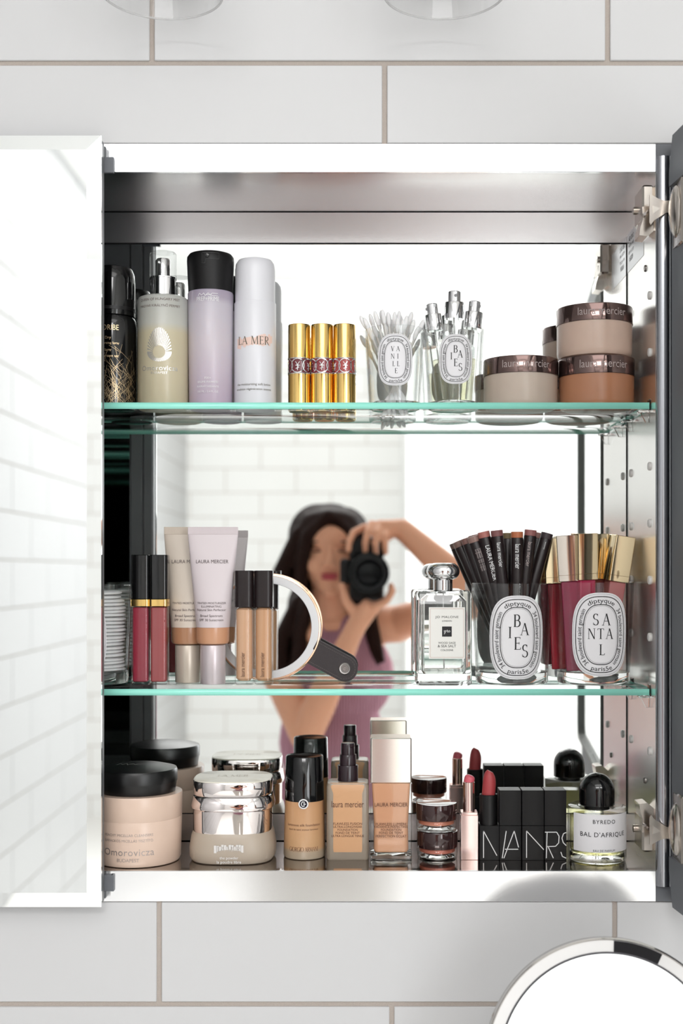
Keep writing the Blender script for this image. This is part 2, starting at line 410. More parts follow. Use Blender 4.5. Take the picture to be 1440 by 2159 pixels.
Tb2 = Matrix.Translation((0, BYR-0.006, 0)) @ Matrix(((-1, 0, 0, 0), (0, 0, 1, 0), (0, 1, 0, 0), (0, 0, 0, 1)))
tiles(wb2, Tb2, -RX, -SPX, 0.0, CEIL, z_base, 0.05, 0.279)
g = M().box(SPX, RX, BYR, BYR+0.0006, 0, CEIL).obj('grout', mat('pale_grout', (205, 200, 194), 0.9), wb2)
struct('floor', M().box(LX-0.1, RX+0.1, BYL-0.1, 0.25, -0.1, 0), floor_m)
struct('ceiling', M().box(LX-0.1, RX+0.1, BYL-0.1, 0.25, CEIL, CEIL+0.1), paint_m)
wr = M()
WY0, WY1, WZ0, WZ1 = -5.07, -2.63, 0.88, 2.62
wr.box(RX, RX+0.12, BYL-0.1, WY0, 0, CEIL).box(RX, RX+0.12, WY1, 0.25, 0, CEIL)
wr.box(RX, RX+0.12, WY0, WY1, WZ1, CEIL).box(RX, RX+0.12, WY0, WY1, 0, WZ0)
struct('wall_right', wr, paint_m)
wn = M()
for y0, y1, z0, z1 in ((WY0, WY0+0.06, WZ0, WZ1), (WY1-0.06, WY1, WZ0, WZ1), (WY0, WY1, WZ0, WZ0+0.06), (WY0, WY1, WZ1-0.06, WZ1), ((WY0+WY1)/2-0.03, (WY0+WY1)/2+0.03, WZ0, WZ1)):
    wn.box(RX-0.02, RX+0.025, y0, y1, z0, z1, b=0.003)
struct('window_1', wn, paint_m)

# ================================================================ the medicine cabinet
cab = thing('medicine_cabinet', 'wide metal bathroom cabinet, left mirror door closed and right door swung open', 'cabinet', (0, 0, 0))
IX0, IX1, IZ0, IZ1, MY = -0.66, 0.2905, 1.1995, 1.901, 0.139
SM0, SM1 = IZ0+0.0312, IZ1-0.036           # mirror band between the two steel strips
def rail(z0, z1, y0=0.0, y1=0.004):
    return M().box(CX0, 0.2905, y0, y1, z0, z1, b=0.0004)
rail(IZ1, CZ1).obj('top_rail', frame_m, cab)
rail(CZ0, IZ0).obj('bottom_rail', frame_m, cab)
M().box(CX0, IX0, 0, 0.012, IZ0, IZ1).obj('left_stile', frame_m, cab)
M().box(IX0, IX1, 0.0041, MY+0.006, IZ1, IZ1+0.004).obj('top_panel', steel, cab)
M().box(IX0, IX1, 0.0041, MY+0.006, IZ0-0.004, IZ0).obj('bottom_panel', floor_steel, cab)
M().box(IX1, IX1+0.004, 0.002, MY+0.006, IZ0-0.004, IZ1+0.004).obj('side_panel', side_steel, cab)
M().box(IX0-0.004, IX0, 0.002, MY+0.006, IZ0-0.004, IZ1+0.004).obj('side_panel', side_steel, cab)
M().box(IX0, IX1, MY-0.0015, MY+0.004, SM1+0.0015, IZ1-0.001).obj('back_strip', steel, cab)
M().box(IX0, IX1, MY-0.0015, MY+0.004, IZ0+0.001, SM0-0.001).obj('back_strip', steel, cab)
M().box(IX0, IX1-0.0012, MY, MY+0.004, SM0, SM1).obj('back_mirror', mirror_m, cab)
M().box(IX0-.003, IX1+.003, MY+0.005, MY+0.008, IZ0-.003, IZ1+.003).obj('back_panel', blackm, cab)
# right stile: slate plate with a rounded chrome strip
M().box(0.2908, CX1, 0.0005, 0.0038, CZ0, CZ1).obj('stile_plate', slate, cab)
st = M(); zt, zb = Z(328, 1.245), Z(1870, 1.245)
pr = []
for i in range(13):
    a = pi*i/12; pr.append((0.2982-0.0077*cos(a), -0.0055*sin(a)))
st.loft([[(x, y, z) for x, y in pr]+[(0.3059, 0.002), (0.2905, 0.002)][0:0] for z in (zb, zt)])
st.obj('chrome_strip', mat('strip_chrome', (0.40, 0.41, 0.44, 1), 0.22, 1.0), cab)
# left door (closed): bevelled mirror on a dark backing, with an inner mirror
LD1, LD0, DZ0, DZ1 = -0.2615, -0.664, Z(1913, 1.226), Z(285, 1.226)
door = M().box(LD0, LD1-0.001, -0.019, -0.004, DZ0+0.001, DZ1-0.001, b=0.001).obj('door', dark_slate, cab, 'closed mirrored door on the left')
bw, bt = 0.0142, 0.0011
def bevel_mirror(x0, x1, z0, z1, yf, name, parent):
    o = [(x0, z0), (x1, z0), (x1, z1), (x0, z1)]
    i = [(x0+bw, z0+bw), (x1-bw, z0+bw), (x1-bw, z1-bw), (x0+bw, z1-bw)]
    m = M()
    vs = [(x, yf+0.005, z) for x, z in o]+[(x, yf+bt, z) for x, z in o]+[(x, yf, z) for x, z in i]
    fs = [(8, 9, 10, 11)]+[(4+j, 4+(j+1) % 4, 8+(j+1) % 4, 8+j) for j in range(4)]+[(j, (j+1) % 4, 4+(j+1) % 4, 4+j) for j in range(4)]+[(3, 2, 1, 0)]
    m.add(vs, fs); return m.obj(name, bevel_m, parent, sharp=0.5)
bevel_mirror(LD0, LD1, DZ0, DZ1, -0.024, 'mirror', door)
# frame profile on the inside of the left door
ifr = M()
for x0, x1, y1 in ((LD1-0.028, LD1-0.014, 0.0005), (LD1-0.0125, LD1-0.002, -0.0015)):
    ifr.box(x0, x1, -0.004, y1, DZ0+0.004, DZ1-0.004, b=0.0006)
ifr.obj('inner_frame', dark_slate, door)
M().box(LD0+0.03, LD1-0.03, -0.004, -0.0025, 1.232, 1.87).obj('inner_mirror', mat('dim_inner_mirror', (0.75, 0.78, 0.77, 1), 0.02, 1.0), door)
for za, zb_ in ((1.87, DZ1-0.01), (DZ0+0.01, 1.232)):
    M().box(LD0+0.004, LD1-0.029, -0.004, -0.001, za, zb_, b=0.0006).obj('inner_panel', dark_slate, door)
for za, zb_ in ((Z(363, 1.245), Z(330, 1.245)), (Z(1880, 1.245), Z(1846, 1.245))):
    M().box(-0.275, X(238, 1.245), -0.0038, 0.0, za, zb_, b=0.0005).box(X(233, 1.245), X(239, 1.245), -0.004, 0, za, zb_).obj('bumper', slate, cab)
# right door, swung open about 96 degrees towards the camera
hx, hy, sl, DL = 0.3035, -0.010, 0.105, 0.565
Td = Matrix.Translation((hx, hy, 0)) @ Matrix.Rotation(math.atan(sl), 4, 'Z')   # local: -y runs out along the door, x outward
rd = M().box(0, 0.019, -DL, 0, DZ0+0.001, DZ1-0.001, b=0.0012, T=Td).obj('door', slate, cab, 'open door on the right, seen nearly edge-on')
m = M(); m.box(0.0192, 0.024, -DL, 0, DZ0, DZ1, T=Td); m.obj('mirror', bevel_m, rd)
def rr_sheet(y0, y1, z0, z1, r, x, dx, mm, name, par):
    pts = [(a+(y0+y1)/2, b+(z0+z1)/2) for a, b in rrect((y1-y0)/2, (z1-z0)/2, r, 6)]
    m = M(); n = len(pts)
    vs = [(x, a, b) for a, b in pts]+[(x+dx, a, b) for a, b in pts]
    m.add(vs, [tuple(range(n))[::-1], tuple(range(n, 2*n))]+[(j, (j+1) % n, n+(j+1) % n, n+j) for j in range(n)], 0, Td)
    return m.obj(name, mm, par)
gm = M()
ga = rrect((DL-.086)/2, .327, .026, 6); gb = rrect((DL-.086)/2-.007, .320, .020, 6); gy, gz = -(DL+.058)/2, 1.551
gm.loft([[(x, gy+a, gz+b) for a, b in g_] for x, g_ in ((0, ga), (-.0085, ga), (-.0085, gb), (0, gb))], 0, T=Td, closed=True)
gm.obj('gasket', mat('grey_gasket', (104, 107, 104), .5), rd)
rr_sheet(-DL+0.0225, -0.0805, 1.232, 1.870, 0.018, -0.0018, 0.0007, mirror_m, 'inner_mirror', rd)
for zc, sg in ((DZ1-0.03, 1), (DZ0+0.03, -1)):
    w = M(); zt_ = zc+sg*0.03
    pts = [(-0.004, zc-sg*0.018), (-0.004, zc-sg*0.004), (-0.012, zt_-sg*0.006), (-0.014, zt_), (-0.05, zt_), (-0.05, zc-sg*0.018)]
    vs = [(-0.004, a, b) for a, b in pts]+[(0.001, a, b) for a, b in pts]; n = 6
    w.add(vs, [tuple(range(n)), tuple(range(n, 2*n))[::-1]]+[(j, n+j, n+(j+1) % n, (j+1) % n) for j in range(n)], 0, Td)
    w.obj('corner_cap', slate, rd)
# hinges
def hinge(flip):
    def q(px, py, d):
        yy = 360+py/13.09
        if flip: yy = 2*1750-yy-(880-875)+0 if False else (1752+(440-yy))
        return X(1330+px/13.09, d), Z(yy, d)
    h = M()
    body = [(280, 1040), (490, 1020), (740, 1300), (720, 1600), (420, 1850), (200, 1820), (230, 1600), (300, 1400)]
    pts = [q(a, b, 1.262) for a, b in body]
    if not flip: pts = pts[::-1]
    h.extr(pts, 0.006, 0.030)
    ho = h.obj('hinge', nickel, cab)
    arm = [(500, 690), (570, 700), (720, 790), (930, 860), (1240, 815), (1290, 770), (1390, 790), (1400, 880), (1470, 900), (1470, 1000), (1400, 1050), (1405, 1120), (1300, 1180), (1280, 1150), (960, 1180), (620, 1400), (540, 1510), (500, 1440)]
    pts = [q(a, b, 1.244) for a, b in arm]
    if not flip: pts = pts[::-1]
    M().extr(pts, -0.0095, -0.0075).obj('arm', nickel, ho)
    tri = [(600, 960), (830, 1040), (620, 1190)]
    pts = [q(a, b, 1.24) for a, b in tri]
    if not flip: pts = pts[::-1]
    M().extr(pts, -0.0102, -0.0094).obj('emboss', mat('nickel_emboss', (0.62, 0.58, 0.53, 1), 0.25, 1.0), ho)
    m = M()
    for a, b, w_ in ((340, 1250, 0.0016), (450, 1150, 0.0012)):
        x, z = q(a, b, 1.26); m.lathe([(0.0001, 0), (w_, 0), (w_, 0.004), (0.0001, 0.004)], 16, T=Matrix.Translation((x, 0.002, z)) @ Matrix.Rotation(R(-90), 4, 'X'))
    m.obj('screw', mat('dark_screw', (0.3, 0.28, 0.27, 1), 0.3, 1.0), ho)
    x, z = q(1440, 1000, 1.21); sgn = -1 if flip else 1
    cup = M()
    cup.ell((x-0.002, -0.026, z+0.0), (0.008, 0.016, 0.027), nu=20, nv=12)
    cup.box(x-0.0035, x+0.010, -0.048, -0.012, z-0.036, z+0.036, b=0.0015)
    cup.obj('cup', nickel, ho)
    x, z = q(1240, 980, 1.24)
    M().box(x-0.0003, x+0.0006, -0.0100, -0.0090, z-0.0035, z+0.0035).obj('slot', blackm, ho)
    return ho
hinge(False); hinge(True)
# mounting plate on side panel, plugs, screws, sticker
for zc in (Z(440, 1.28), Z(1750, 1.28)):
    M().box(IX1-0.012, IX1, 0.008, 0.045, zc-0.018, zc+0.018, b=0.002).lathe([(0.004, 0), (0.004, 0.003), (0.001, 0.0035)], 14, T=Matrix.Translation((IX1-0.012, 0.038, zc)) @ Matrix.Rotation(R(-90), 4, 'Y')).obj('hinge_mount', nickel, cab)
plug_me = M().lathe([(0.0001, 0.0022), (0.0035, 0.002), (0.0044, 0.0012), (0.0044, 0)], 16).mesh('plug', mat('grey_plug', (214, 212, 210), 0.4))
Ry = Matrix.Rotation(R(-90), 4, 'Y')
def on_side(px, py, me, name):
    d = IX1*F/(px-VX); o = link(name, me, cab)
    o.matrix_local = Matrix.Translation((IX1, d-1.25, Z(py, d))) @ Ry
for dy in (0.027, 0.117):
    for zz in [1.608+0.0584*k for k in (3, 2, 0, -1, -2, -3, -5)]:
        o = link('plug', plug_me, cab); o.matrix_local = Matrix.Translation((IX1, dy, zz)) @ Ry
scr_me = M().lathe([(0.0001, 0.0012), (0.0028, 0.0016), (0.0036, 0.0006), (0.0036, 0)], 14).mesh('screw', mat('dark_screw', (0.3, 0.28, 0.27, 1), 0.3, 1.0))
on_side(1361, 566, scr_me, 'screw'); on_side(1360, 1645, scr_me, 'screw')
stk = M(); stk.box(IX1-0.0004, IX1, 0.055, MY-0.004, Z(560, 1.35), Z(478, 1.35))
so = stk.obj('sticker', mat('sticker', (225, 226, 228), 0.35, .75), cab)
sm_ = M()
for i, t in enumerate(('AD 2012', 'MODEL 0400', 'REF 18 CUST', '16009')):
    letter(sm_, t, lambda u, v: (IX1-0.0006, MY-0.012+0-u if False else 0.115-u, v), w=0.026 if i < 3 else 0.018, cx=0, cy=Z(497, 1.36)-i*0.0075)
sm_.obj('lettering', ink, so)
# shelves
SH = [1.6727, 1.3800]
SN = ['upper glass shelf with a green edge, holding the tall bottles and powder jars', 'lower glass shelf with a green edge, holding the scented candle glasses']
for zt_, lab in zip(SH, SN):
    m = M(); x1 = X(1370, 1.272)-0.0005; y0, y1, t = 0.022, 0.1372, 0.0066
    vs = [(x, y, z) for z in (zt_-t, zt_) for x, y in ((IX0+0.003, y0), (x1, y0), (x1, y1), (IX0+0.003, y1))]
    m.add(vs, [(3, 2, 1, 0), (4, 5, 6, 7)], 0); m.add(vs, [(0, 1, 5, 4), (1, 2, 6, 5), (3, 0, 4, 7)], 1); m.add(vs, [(2, 3, 7, 6)], 0)
    # weld shared corners
    import bmesh
    me = m.mesh('glass_shelf', [shelf_glass, shelf_edge]); bm = bmesh.new(); bm.from_mesh(me); bmesh.ops.remove_doubles(bm, verts=bm.verts, dist=1e-6); bm.to_mesh(me); bm.free()
    o = link('glass_shelf', me); tag(o, lab, 'shelf', None)
    for yy in (0.030, 0.112):
        cl = M()
        cl.box(x1+0.001, IX1, yy-0.006, yy+0.006, zt_-t-0.0012, zt_+0.004, b=0.0008)
        cl.box(x1-0.010, IX1, yy-0.005, yy+0.005, zt_-t-0.0030, zt_-t-0.0003, b=0.0008)
        cl.extr([(x1-0.002, zt_-t-0.013), (IX1-0.0005, zt_-t-0.013), (IX1-0.0005, zt_-t-0.003), (x1-0.007, zt_-t-0.003)], yy-0.002, yy+0.002)
        cl.obj('shelf_clip', clear_plastic, cab)

# ================================================================ helpers for bottles
def round_profile(r0, r1, z0, z1, b=0.001, rt=None):
    rt = rt or b
    return [(r0-b, z0), (r0-0.3*b, z0+0.3*b), (r0, z0+b), (r1, z1-rt), (r1-0.3*rt, z1-0.3*rt), (r1-rt, z1)]
def part(m, name, mm, parent, label=None): return m.obj(name, mm, parent, label)

# ---------------- upper shelf
zU = SH[0]; zL = SH[1]; zF = IZ0
def K(d): return d/F     # metres per pixel at distance d
# black dry spray can
d = 1.335; k = K(d)
t = thing('spray_can', 'tall glossy black spray can with gold print half hidden by the left mirror door', 'spray can', (X(238, d), d-1.25, zU))
r = 50*k; h1 = Z(668, d)-zU
part(M().lathe([(r-.002, 0), (r, .002), (r, h1-.012), (r*.97, h1-.006), (r*.9, h1-.002), (r*.86, h1)]), 'body', gloss_black, t)
h2 = Z(565, d)-zU
part(M().lathe([(r*.93, h1-.001), (r*.93, h2-.016), (r*.90, h2-.008), (r*.8, h2-.002), (r*.6, h2), (0.0001, h2+.0003)]), 'cap', gloss_black, t)
part(M().lathe([(r*.945, h1+.004), (r*.945, h1+.0075)], cap0=False, cap1=False), 'ring', satin_black, t)
m = M()
letter(m, 'ORIBE', cyl(r), cx=5*k, w=34*k, h=11*k, squash=True, cy=h1-.016)
for s_, dz, w_ in (('Dry', 27, 12), ('Texturizing Spray', 38, 46), ('Spray', 52, 14), ('texturisant sec', 64, 44)):
    letter(m, s_, cyl(r), w=w_*k, cy=h1-.016-(dz-5)*k)
rng = random.Random(3)
segs = []
for i in range(190):
    z0 = .004+abs(rng.gauss(0, .028)); u = rng.uniform(-.02, .034); a = rng.uniform(0.6, 2.6); L = rng.uniform(.008, .03)
    if z0 > .065: continue
    segs.append([(u-cos(a)*L/2, max(.002, z0-sin(a)*L/2)), (u+cos(a)*L/2, min(.075, z0+sin(a)*L/2))])
lines(m, segs, .00018, cyl(r))
m.obj('lettering', gold_ink, t, 'gold wordmark over a tangle of fine gold scratches')
# frosted mist bottle
d = 1.333; k = K(d)
t = thing('mist_bottle', 'frosted mist bottle with silver sunburst print and a clear overcap over a chrome pump', 'bottle', (X(344, d), d-1.25, zU))
r = 53.5*k; hb = Z(628, d)-zU
bm_ = zramp(mat('frosted_mist', (170, 165, 140), 0.32, coat=0.15, sss=0.1), [(0, (196, 186, 158)), (0.66, (200, 190, 162)), (0.74, (192, 192, 184)), (1, (178, 179, 174))], 0, hb)
part(M().lathe(round_profile(r, r, 0, hb, .002, .005)), 'body', bm_, t)
hc = Z(590, d)-zU; rc = 27*k
part(M().lathe([(rc, hb), (rc, hc), (rc+.0006, hc+.0002), (rc+.0006, hc+.0016), (rc*.9, hc+.002)]), 'collar', chrome, t)
ht = Z(533, d)-zU
part(M().lathe([(rc*.58, hc), (rc*.58, ht-.009), (rc*.5, ht-.007), (.0001, ht-.0068)]).lathe([(.0012, 0), (.0012, .0012), (.0001, .0012)], 12, T=Matrix.Translation((-.003, -rc*.52, ht-.012)) @ Matrix.Rotation(R(90), 4, 'X')), 'pump', chrome, t)
part(M().lathe([(rc+.0006, hc+.0022), (rc+.0006, ht-.002), (rc-.001, ht-.0002), (.0001, ht)]), 'overcap', thin, t)
m = M(); cz = Z(748, d)-zU; f = cyl(r)
for i in range(44):       # sunburst: rays leave a small open disc
    a = 2*pi*i/44; r0, cz0 = 13*k, cz-3*k
    ry = (50*k if sin(a) > 0 else 20*k); rx = 26*k
    p0 = (r0*cos(a), cz0+r0*sin(a)); ex, ey = rx*cos(a), cz0+ry*sin(a)
    nx, ny = -sin(a), cos(a); w0, w1 = .00022, .00062
    q_ = [(p0[0]-nx*w0, p0[1]-ny*w0), (ex-nx*w1, ey-ny*w1), (ex+nx*w1, ey+ny*w1), (p0[0]+nx*w0, p0[1]+ny*w0)]
    m.add([f(*p_) for p_ in q_], [(0, 1, 2, 3)])
letter(m, 'Omorovicza', f, w=80*k, cy=Z(784, d)-zU, space=1.08); letter(m, 'BUDAPEST', f, w=35*k, cy=Z(794, d)-zU, space=1.1)
part(m, 'lettering', silver_ink, t)
m = M(); letter(m, 'QUEEN OF HUNGARY MIST', f, w=90*k, cy=Z(642, d)-zU); letter(m, 'MAGYAR KIRÁLYNŐ PERMET', f, w=92*k, cy=Z(654, d)-zU)
part(m, 'lettering', grey_ink, t)
# lilac setting spray
d = 1.335; k = K(d)
t = thing('setting_spray_bottle', 'translucent lilac spray bottle with a wide flared matte black cap', 'bottle', (X(444, d), d-1.25, zU))
r = 48*k; hb = Z(618, d)-zU
bm_ = zramp(mat('lilac_plastic', (196, 188, 200), 0.35, coat=0.1, sss=0.2), [(0, (190, 172, 190)), (0.55, (205, 196, 204)), (0.88, (196, 190, 200)), (0.93, (172, 162, 178)), (1, (165, 154, 172))], 0, hb)
part(M().lathe(round_profile(r*.94, r, 0, hb, .002, .002)), 'body', bm_, t)
ht = Z(537, d)-zU
part(M().lathe([(r*.97, hb-.001), (r*.98, hb+.004), (r*1.03, ht-.008), (r*1.02, ht-.004), (r*.93, ht-.001), (r*.8, ht), (.0001, ht)]), 'cap', matte_black, t)
m = M(); f = cyl(r*1.025)
lines(m, [[(-.006, ht-.009), (-.006, ht-.004), (.012, ht-.004), (.012, ht-.010), (-.002, ht-.010), (-.003, ht-.015), (-.006, ht-.015), (-.006, ht-.009)]], .0006, f)
m.lathe([(.0001, .0015), (.002, .0012), (.0023, 0)], 14, T=Matrix.Translation((-.0005, -r*1.03, ht-.007)) @ Matrix.Rotation(R(90), 4, 'X'))
part(m, 'spray_button', gloss_black, t)
m = M(); f = cyl(r)
def mac_logo(m, f, cx, cy, w, h, wt, mi=0):
    P_ = lambda pts: [(cx-w/2+a*w, cy-h/2+b*h) for a, b in pts]
    lines(m, [P_([(0, 0), (.08, 1), (.19, .25), (.30, 1), (.38, 0)]), P_([(.36, 0), (.52, 1), (.66, 0)]), P_([(.42, .35), (.62, .35)]), P_([(1, .9), (.72, .9), (.64, .5), (.72, .05), (1, .05)])], wt, f, mi)
mac_logo(m, f, 0, Z(631, d)-zU, 42*k, 6*k, .0005)
letter(m, 'PREP+PRIME', f, w=48*k, h=9*k, squash=True, cy=Z(640, d)-zU)
letter(m, 'FIX+', f, w=13*k, cy=Z(804, d)-zU); letter(m, 'BRUME FIXANTE/', f, w=44*k, cy=Z(812, d)-zU); letter(m, 'RAFRAÎCHISSANTE', f, w=46*k, cy=Z(821, d)-zU); letter(m, '100 ML / 3.4 FL OZ', f, w=44*k, cy=Z(832, d)-zU)
part(m, 'lettering', white_ink, t)
# white lotion bottle
d = 1.337; k = K(d)
t = thing('lotion_bottle', 'tall white lotion bottle with a domed white cap and a peach brushstroke print', 'bottle', (X(538, d), d-1.25, zU))
r = 44*k; hb = Z(641, d)-zU; ht = Z(547, d)-zU
wp = mat('white_plastic', (226, 226, 231), 0.3)
part(M().lathe(round_profile(r, r, 0, hb, .0015, .0006)), 'body', wp, t)
part(M().lathe([(r*.955, hb), (r*.955, ht-.012), (r*.92, ht-.006), (r*.8, ht-.002), (r*.55, ht-.0004), (.0001, ht)]), 'cap', wp, t)
m = M(); f = cyl(r); rng = random.Random(5)
u = -39*k
while u < 38*k:
    hh = (9+rng.uniform(-3, 3))*k; cz = Z(726, d)-zU+(u*.12)
    m.add([f(u, cz-hh), f(u+6*k, cz-hh-rng.uniform(-2, 2)*k), f(u+6*k, cz+hh), f(u, cz+hh+rng.uniform(-2, 2)*k)], [(0, 1, 2, 3)]); u += 5.5*k
part(m, 'brushstroke', mat('peach_print', (238, 208, 196), 0.5), t)
m = M(); f = cyl(r, e=.0004)
letter(m, 'LA MER', f, w=70*k, h=17*k, squash=True, cy=Z(725, d)-zU, serif=True, space=1.1)
letter(m, 'the moisturizing soft lotion', f, w=76*k, cy=Z(817, d)-zU); letter(m, 'émulsion régénération intense', f, w=80*k, cy=Z(827, d)-zU)
part(m, 'lettering', mat('olive_ink', (98, 92, 80), 0.5), t)
# three golden lipsticks
d = 1.35; k = K(d); r = 23.4*k; ht = Z(686, d)-zU; z1, z2 = Z(791, d)-zU, Z(757, d)-zU
bands = [(110, 40, 48), (140, 52, 60), (176, 78, 76)]
for i, (px, lab) in enumerate(((631, 'gold lipstick with the darkest red band, left of three, beside the white bottle'), (679, 'gold lipstick with a mid red band standing between two others'), (726, 'gold lipstick with the palest rosy band, beside the cotton swab glass'))):
    t = thing('lipstick', lab, 'lipstick', (X(px, d), d-1.25, zU), 0, 'gold lipsticks on the upper shelf')
    part(M().lathe([(r*.9, 0), (r*.95, .0008), (r, .0015), (r, z1-.001), (r*1.02, z1)], 40), 'case', gold, t)
    part(M().lathe([(r*1.02, z2), (r, z2+.001), (r, ht-.0008), (r*.97, ht), (.0001, ht)], 40), 'cap', gold, t)
    part(M().lathe([(r*.97, z1), (r*.97, z2)], 40), 'band', mat('red_band%d' % i, bands[i], 0.15, coat=0.5), t)
    m = M(); f = cyl(r*1.0, e=.0005, a0=(-.05, 0, .12)[i]); zc = (z1+z2)/2; hh = (z2-z1)/2*.86
    for a0 in (-.00165, ) if False else (0, 2*pi/3, 4*pi/3, pi/3, pi, 5*pi/3):
        g_ = cyl(r*.99, a0=a0+(-.1, 0, .1)[i], e=.0006)
        lines(m, [[(hh*.95*cos(2*pi*j/20), zc+hh*sin(2*pi*j/20)) for j in range(21)]], .0009, g_)
        lines(m, [[(-hh*.28, zc+hh*.55), (0, zc+hh*.1), (0, zc-hh*.7)], [(0, zc+hh*.1), (hh*.28, zc+hh*.55)], [(hh*.25, zc+hh*.05), (-hh*.12, zc+hh*.15), (hh*.2, zc-hh*.3), (-hh*.25, zc-hh*.45)], [(-hh*.3, zc+hh*.02), (hh*.35, zc-.0001)]], .0006, g_)
    for zz in (z1+.0005, z2-.0005): m.lathe([(r*1.03, zz-.0005), (r*1.05, zz), (r*1.03, zz+.0005), (r*.98, zz)], 40, closed=True)
    part(m, 'emblem', chrome, t)

# ---------------- diptych style candle glasses
def oval_pt(a, hw, hh, e=2.7):
    ca, sa = cos(a), sin(a)
    return hw*math.copysign(abs(ca)**(2/e), ca), hh*math.copysign(abs(sa)**(2/e), sa)
def oval_path(hw, hh, n=240, a_start=pi/2, cw=True):
    pts = [oval_pt(a_start+(-1 if cw else 1)*2*pi*i/n, hw, hh) for i in range(n+1)]
    L = [0]
    for p_, q_ in zip(pts, pts[1:]): L.append(L[-1]+math.hypot(q_[0]-p_[0], q_[1]-p_[1]))
    return pts, L
def along(path, s_, h):
    pts, L = path; tot = L[-1]; s_ %= tot
    lo, hi = 0, len(L)-1
    while hi-lo > 1:
        mid = (lo+hi)//2
        if L[mid] <= s_: lo = mid
        else: hi = mid
    t_ = (s_-L[lo])/max(1e-9, L[hi]-L[lo]); p_, q_ = pts[lo], pts[hi]
    x, y = p_[0]+(q_[0]-p_[0])*t_, p_[1]+(q_[1]-p_[1])*t_
    i0, i1 = (lo-3) % (len(L)-1), (hi+3) % (len(L)-1)
    tx, ty = pts[i1][0]-pts[i0][0], pts[i1][1]-pts[i0][1]; n_ = math.hypot(tx, ty) or 1
    return x-ty/n_*h, y+tx/n_*h
def oval_label(par, rf, a0, cz, hw, hh, words):
    f1, f2 = cyl(rf, a0, .0003), cyl(rf, a0, .00055)
    m = M(); n = 48; rings = []
    for s_ in (0, .2, .4, .6, .8, 1):
        rings.append([oval_pt(2*pi*j/n, hw*s_+1e-6, hh*s_+1e-6) for j in range(n)])
    vs = [f1(u, v+cz) for g_ in rings for u, v in g_]
    fs = [(i*n+j, (i+1)*n+j, (i+1)*n+(j+1) % n, i*n+(j+1) % n) for i in range(5) for j in range(n)]
    m.add(vs, [f_[::-1] for f_ in fs]); lb = part(m, 'label', paper, par)
    m = M()
    for s_, w_ in ((.95, .006), (.865, .026), (.60, .026), (.555, .006)):
        ex, ey = hw-(1-s_)*hw, hh-(1-s_)*hw
        pts = [oval_pt(2*pi*j/72, ex, ey) for j in range(73)]; lines(m, [pts], w_*hw, lambda u, v: f2(u, v+cz))
    ci, ch_ = .66*hw, hh-.34*hw
    fh = .155*hw
    def ring_text(s_, frac0, frac1, inward=False):
        path = oval_path(ci, ch_, cw=True) if not inward else oval_path(ci+fh, ch_+fh, a_start=-pi/2, cw=False)
        tot = path[1][-1]; vs, fs = raw_text(s_); x0, x1 = min(v[0] for v in vs), max(v[0] for v in vs)
        a, b = frac0*tot, frac1*tot; ky = fh/0.72
        out = []
        for x, y in vs:
            u, v = along(path, a+(b-a)*(x-x0)/(x1-x0), y*ky)
            out.append(f2(u, v+cz))
        m.add(out, fs)
    ring_text('diptyque', -.075, .075)
    ring_text('34 boulevard saint germain', .105, .425)
    ring_text('34 boulevard saint germain', .575, .895)
    ring_text('paris5e', -.05, .06, True)
    for ch, u, v, h_ in words:
        letter(m, ch, lambda a, b: f2(a, b+cz), h=h_*hh, cx=u*hw, cy=v*hh, serif=True)
    part(m, 'lettering', ink, lb)
BAIES = [('B', -.02, .40, .30), ('A', .24, .20, .29), ('I', -.26, .12, .27), ('E', .0, -.14, .30), ('S', .26, -.32, .31)]
SANTAL = [('S', -.18, .36, .28), ('A', .17, .36, .28), ('N', -.32, .02, .25), ('T', -.02, .02, .25), ('A', .28, .02, .25), ('L', .03, -.36, .26)]
VAN = [('V', -.14, .42, .19), ('A', .15, .42, .19), ('N', -.14, .13, .19), ('I', .14, .13, .19), ('L', -.08, -.16, .19), ('L', .16, -.16, .19), ('E', .05, -.43, .19)]
def candle_glass(lab, px, d, z0, rb, rt, h, fl, words=None, la=0, lcz=0, lhw=0, lhh=0):
    t = thing('candle_glass', lab, 'candle glass', (X(px, d), d-1.25, z0))
    part(M().lathe([(rb+(rt-rb)*.0, fl), (rt, h), (rt-.0006, h+.0006), (rt-.0016, h), (rb-.0012, fl)], 64, cap0=False, cap1=False), 'wall', thin, t)
    part(M().lathe([(rb-.003, 0), (rb-.001, .0008), (rb, .003), (rb, fl), (rb-.004, fl+.0005), (rb*.6, fl-.001), (.0001, fl-.0015)], 64), 'base', glass, t)
    if words:
        rf = lambda z: rb+(rt-rb)*max(0, (z-fl))/(h-fl)
        oval_label(t, rf, la, lcz, lhw, lhh, words)
    return t
d = 1.335; k = K(d)
candle_glass('small candle glass with the VANILLE label, filled with cotton swabs', 832, d, zU, 54*k, 62*k, Z(697, d)-zU, .0075, VAN, 0.0, Z(768, d)-zU, 38*k, 53*k)
candle_glass('small candle glass with the BAIES label, holding three spray vials', 957, d, zU, 55*k, 63*k, Z(697, d)-zU, .0075, BAIES, 0.0, Z(767, d)-zU, 36*k, 51*k)
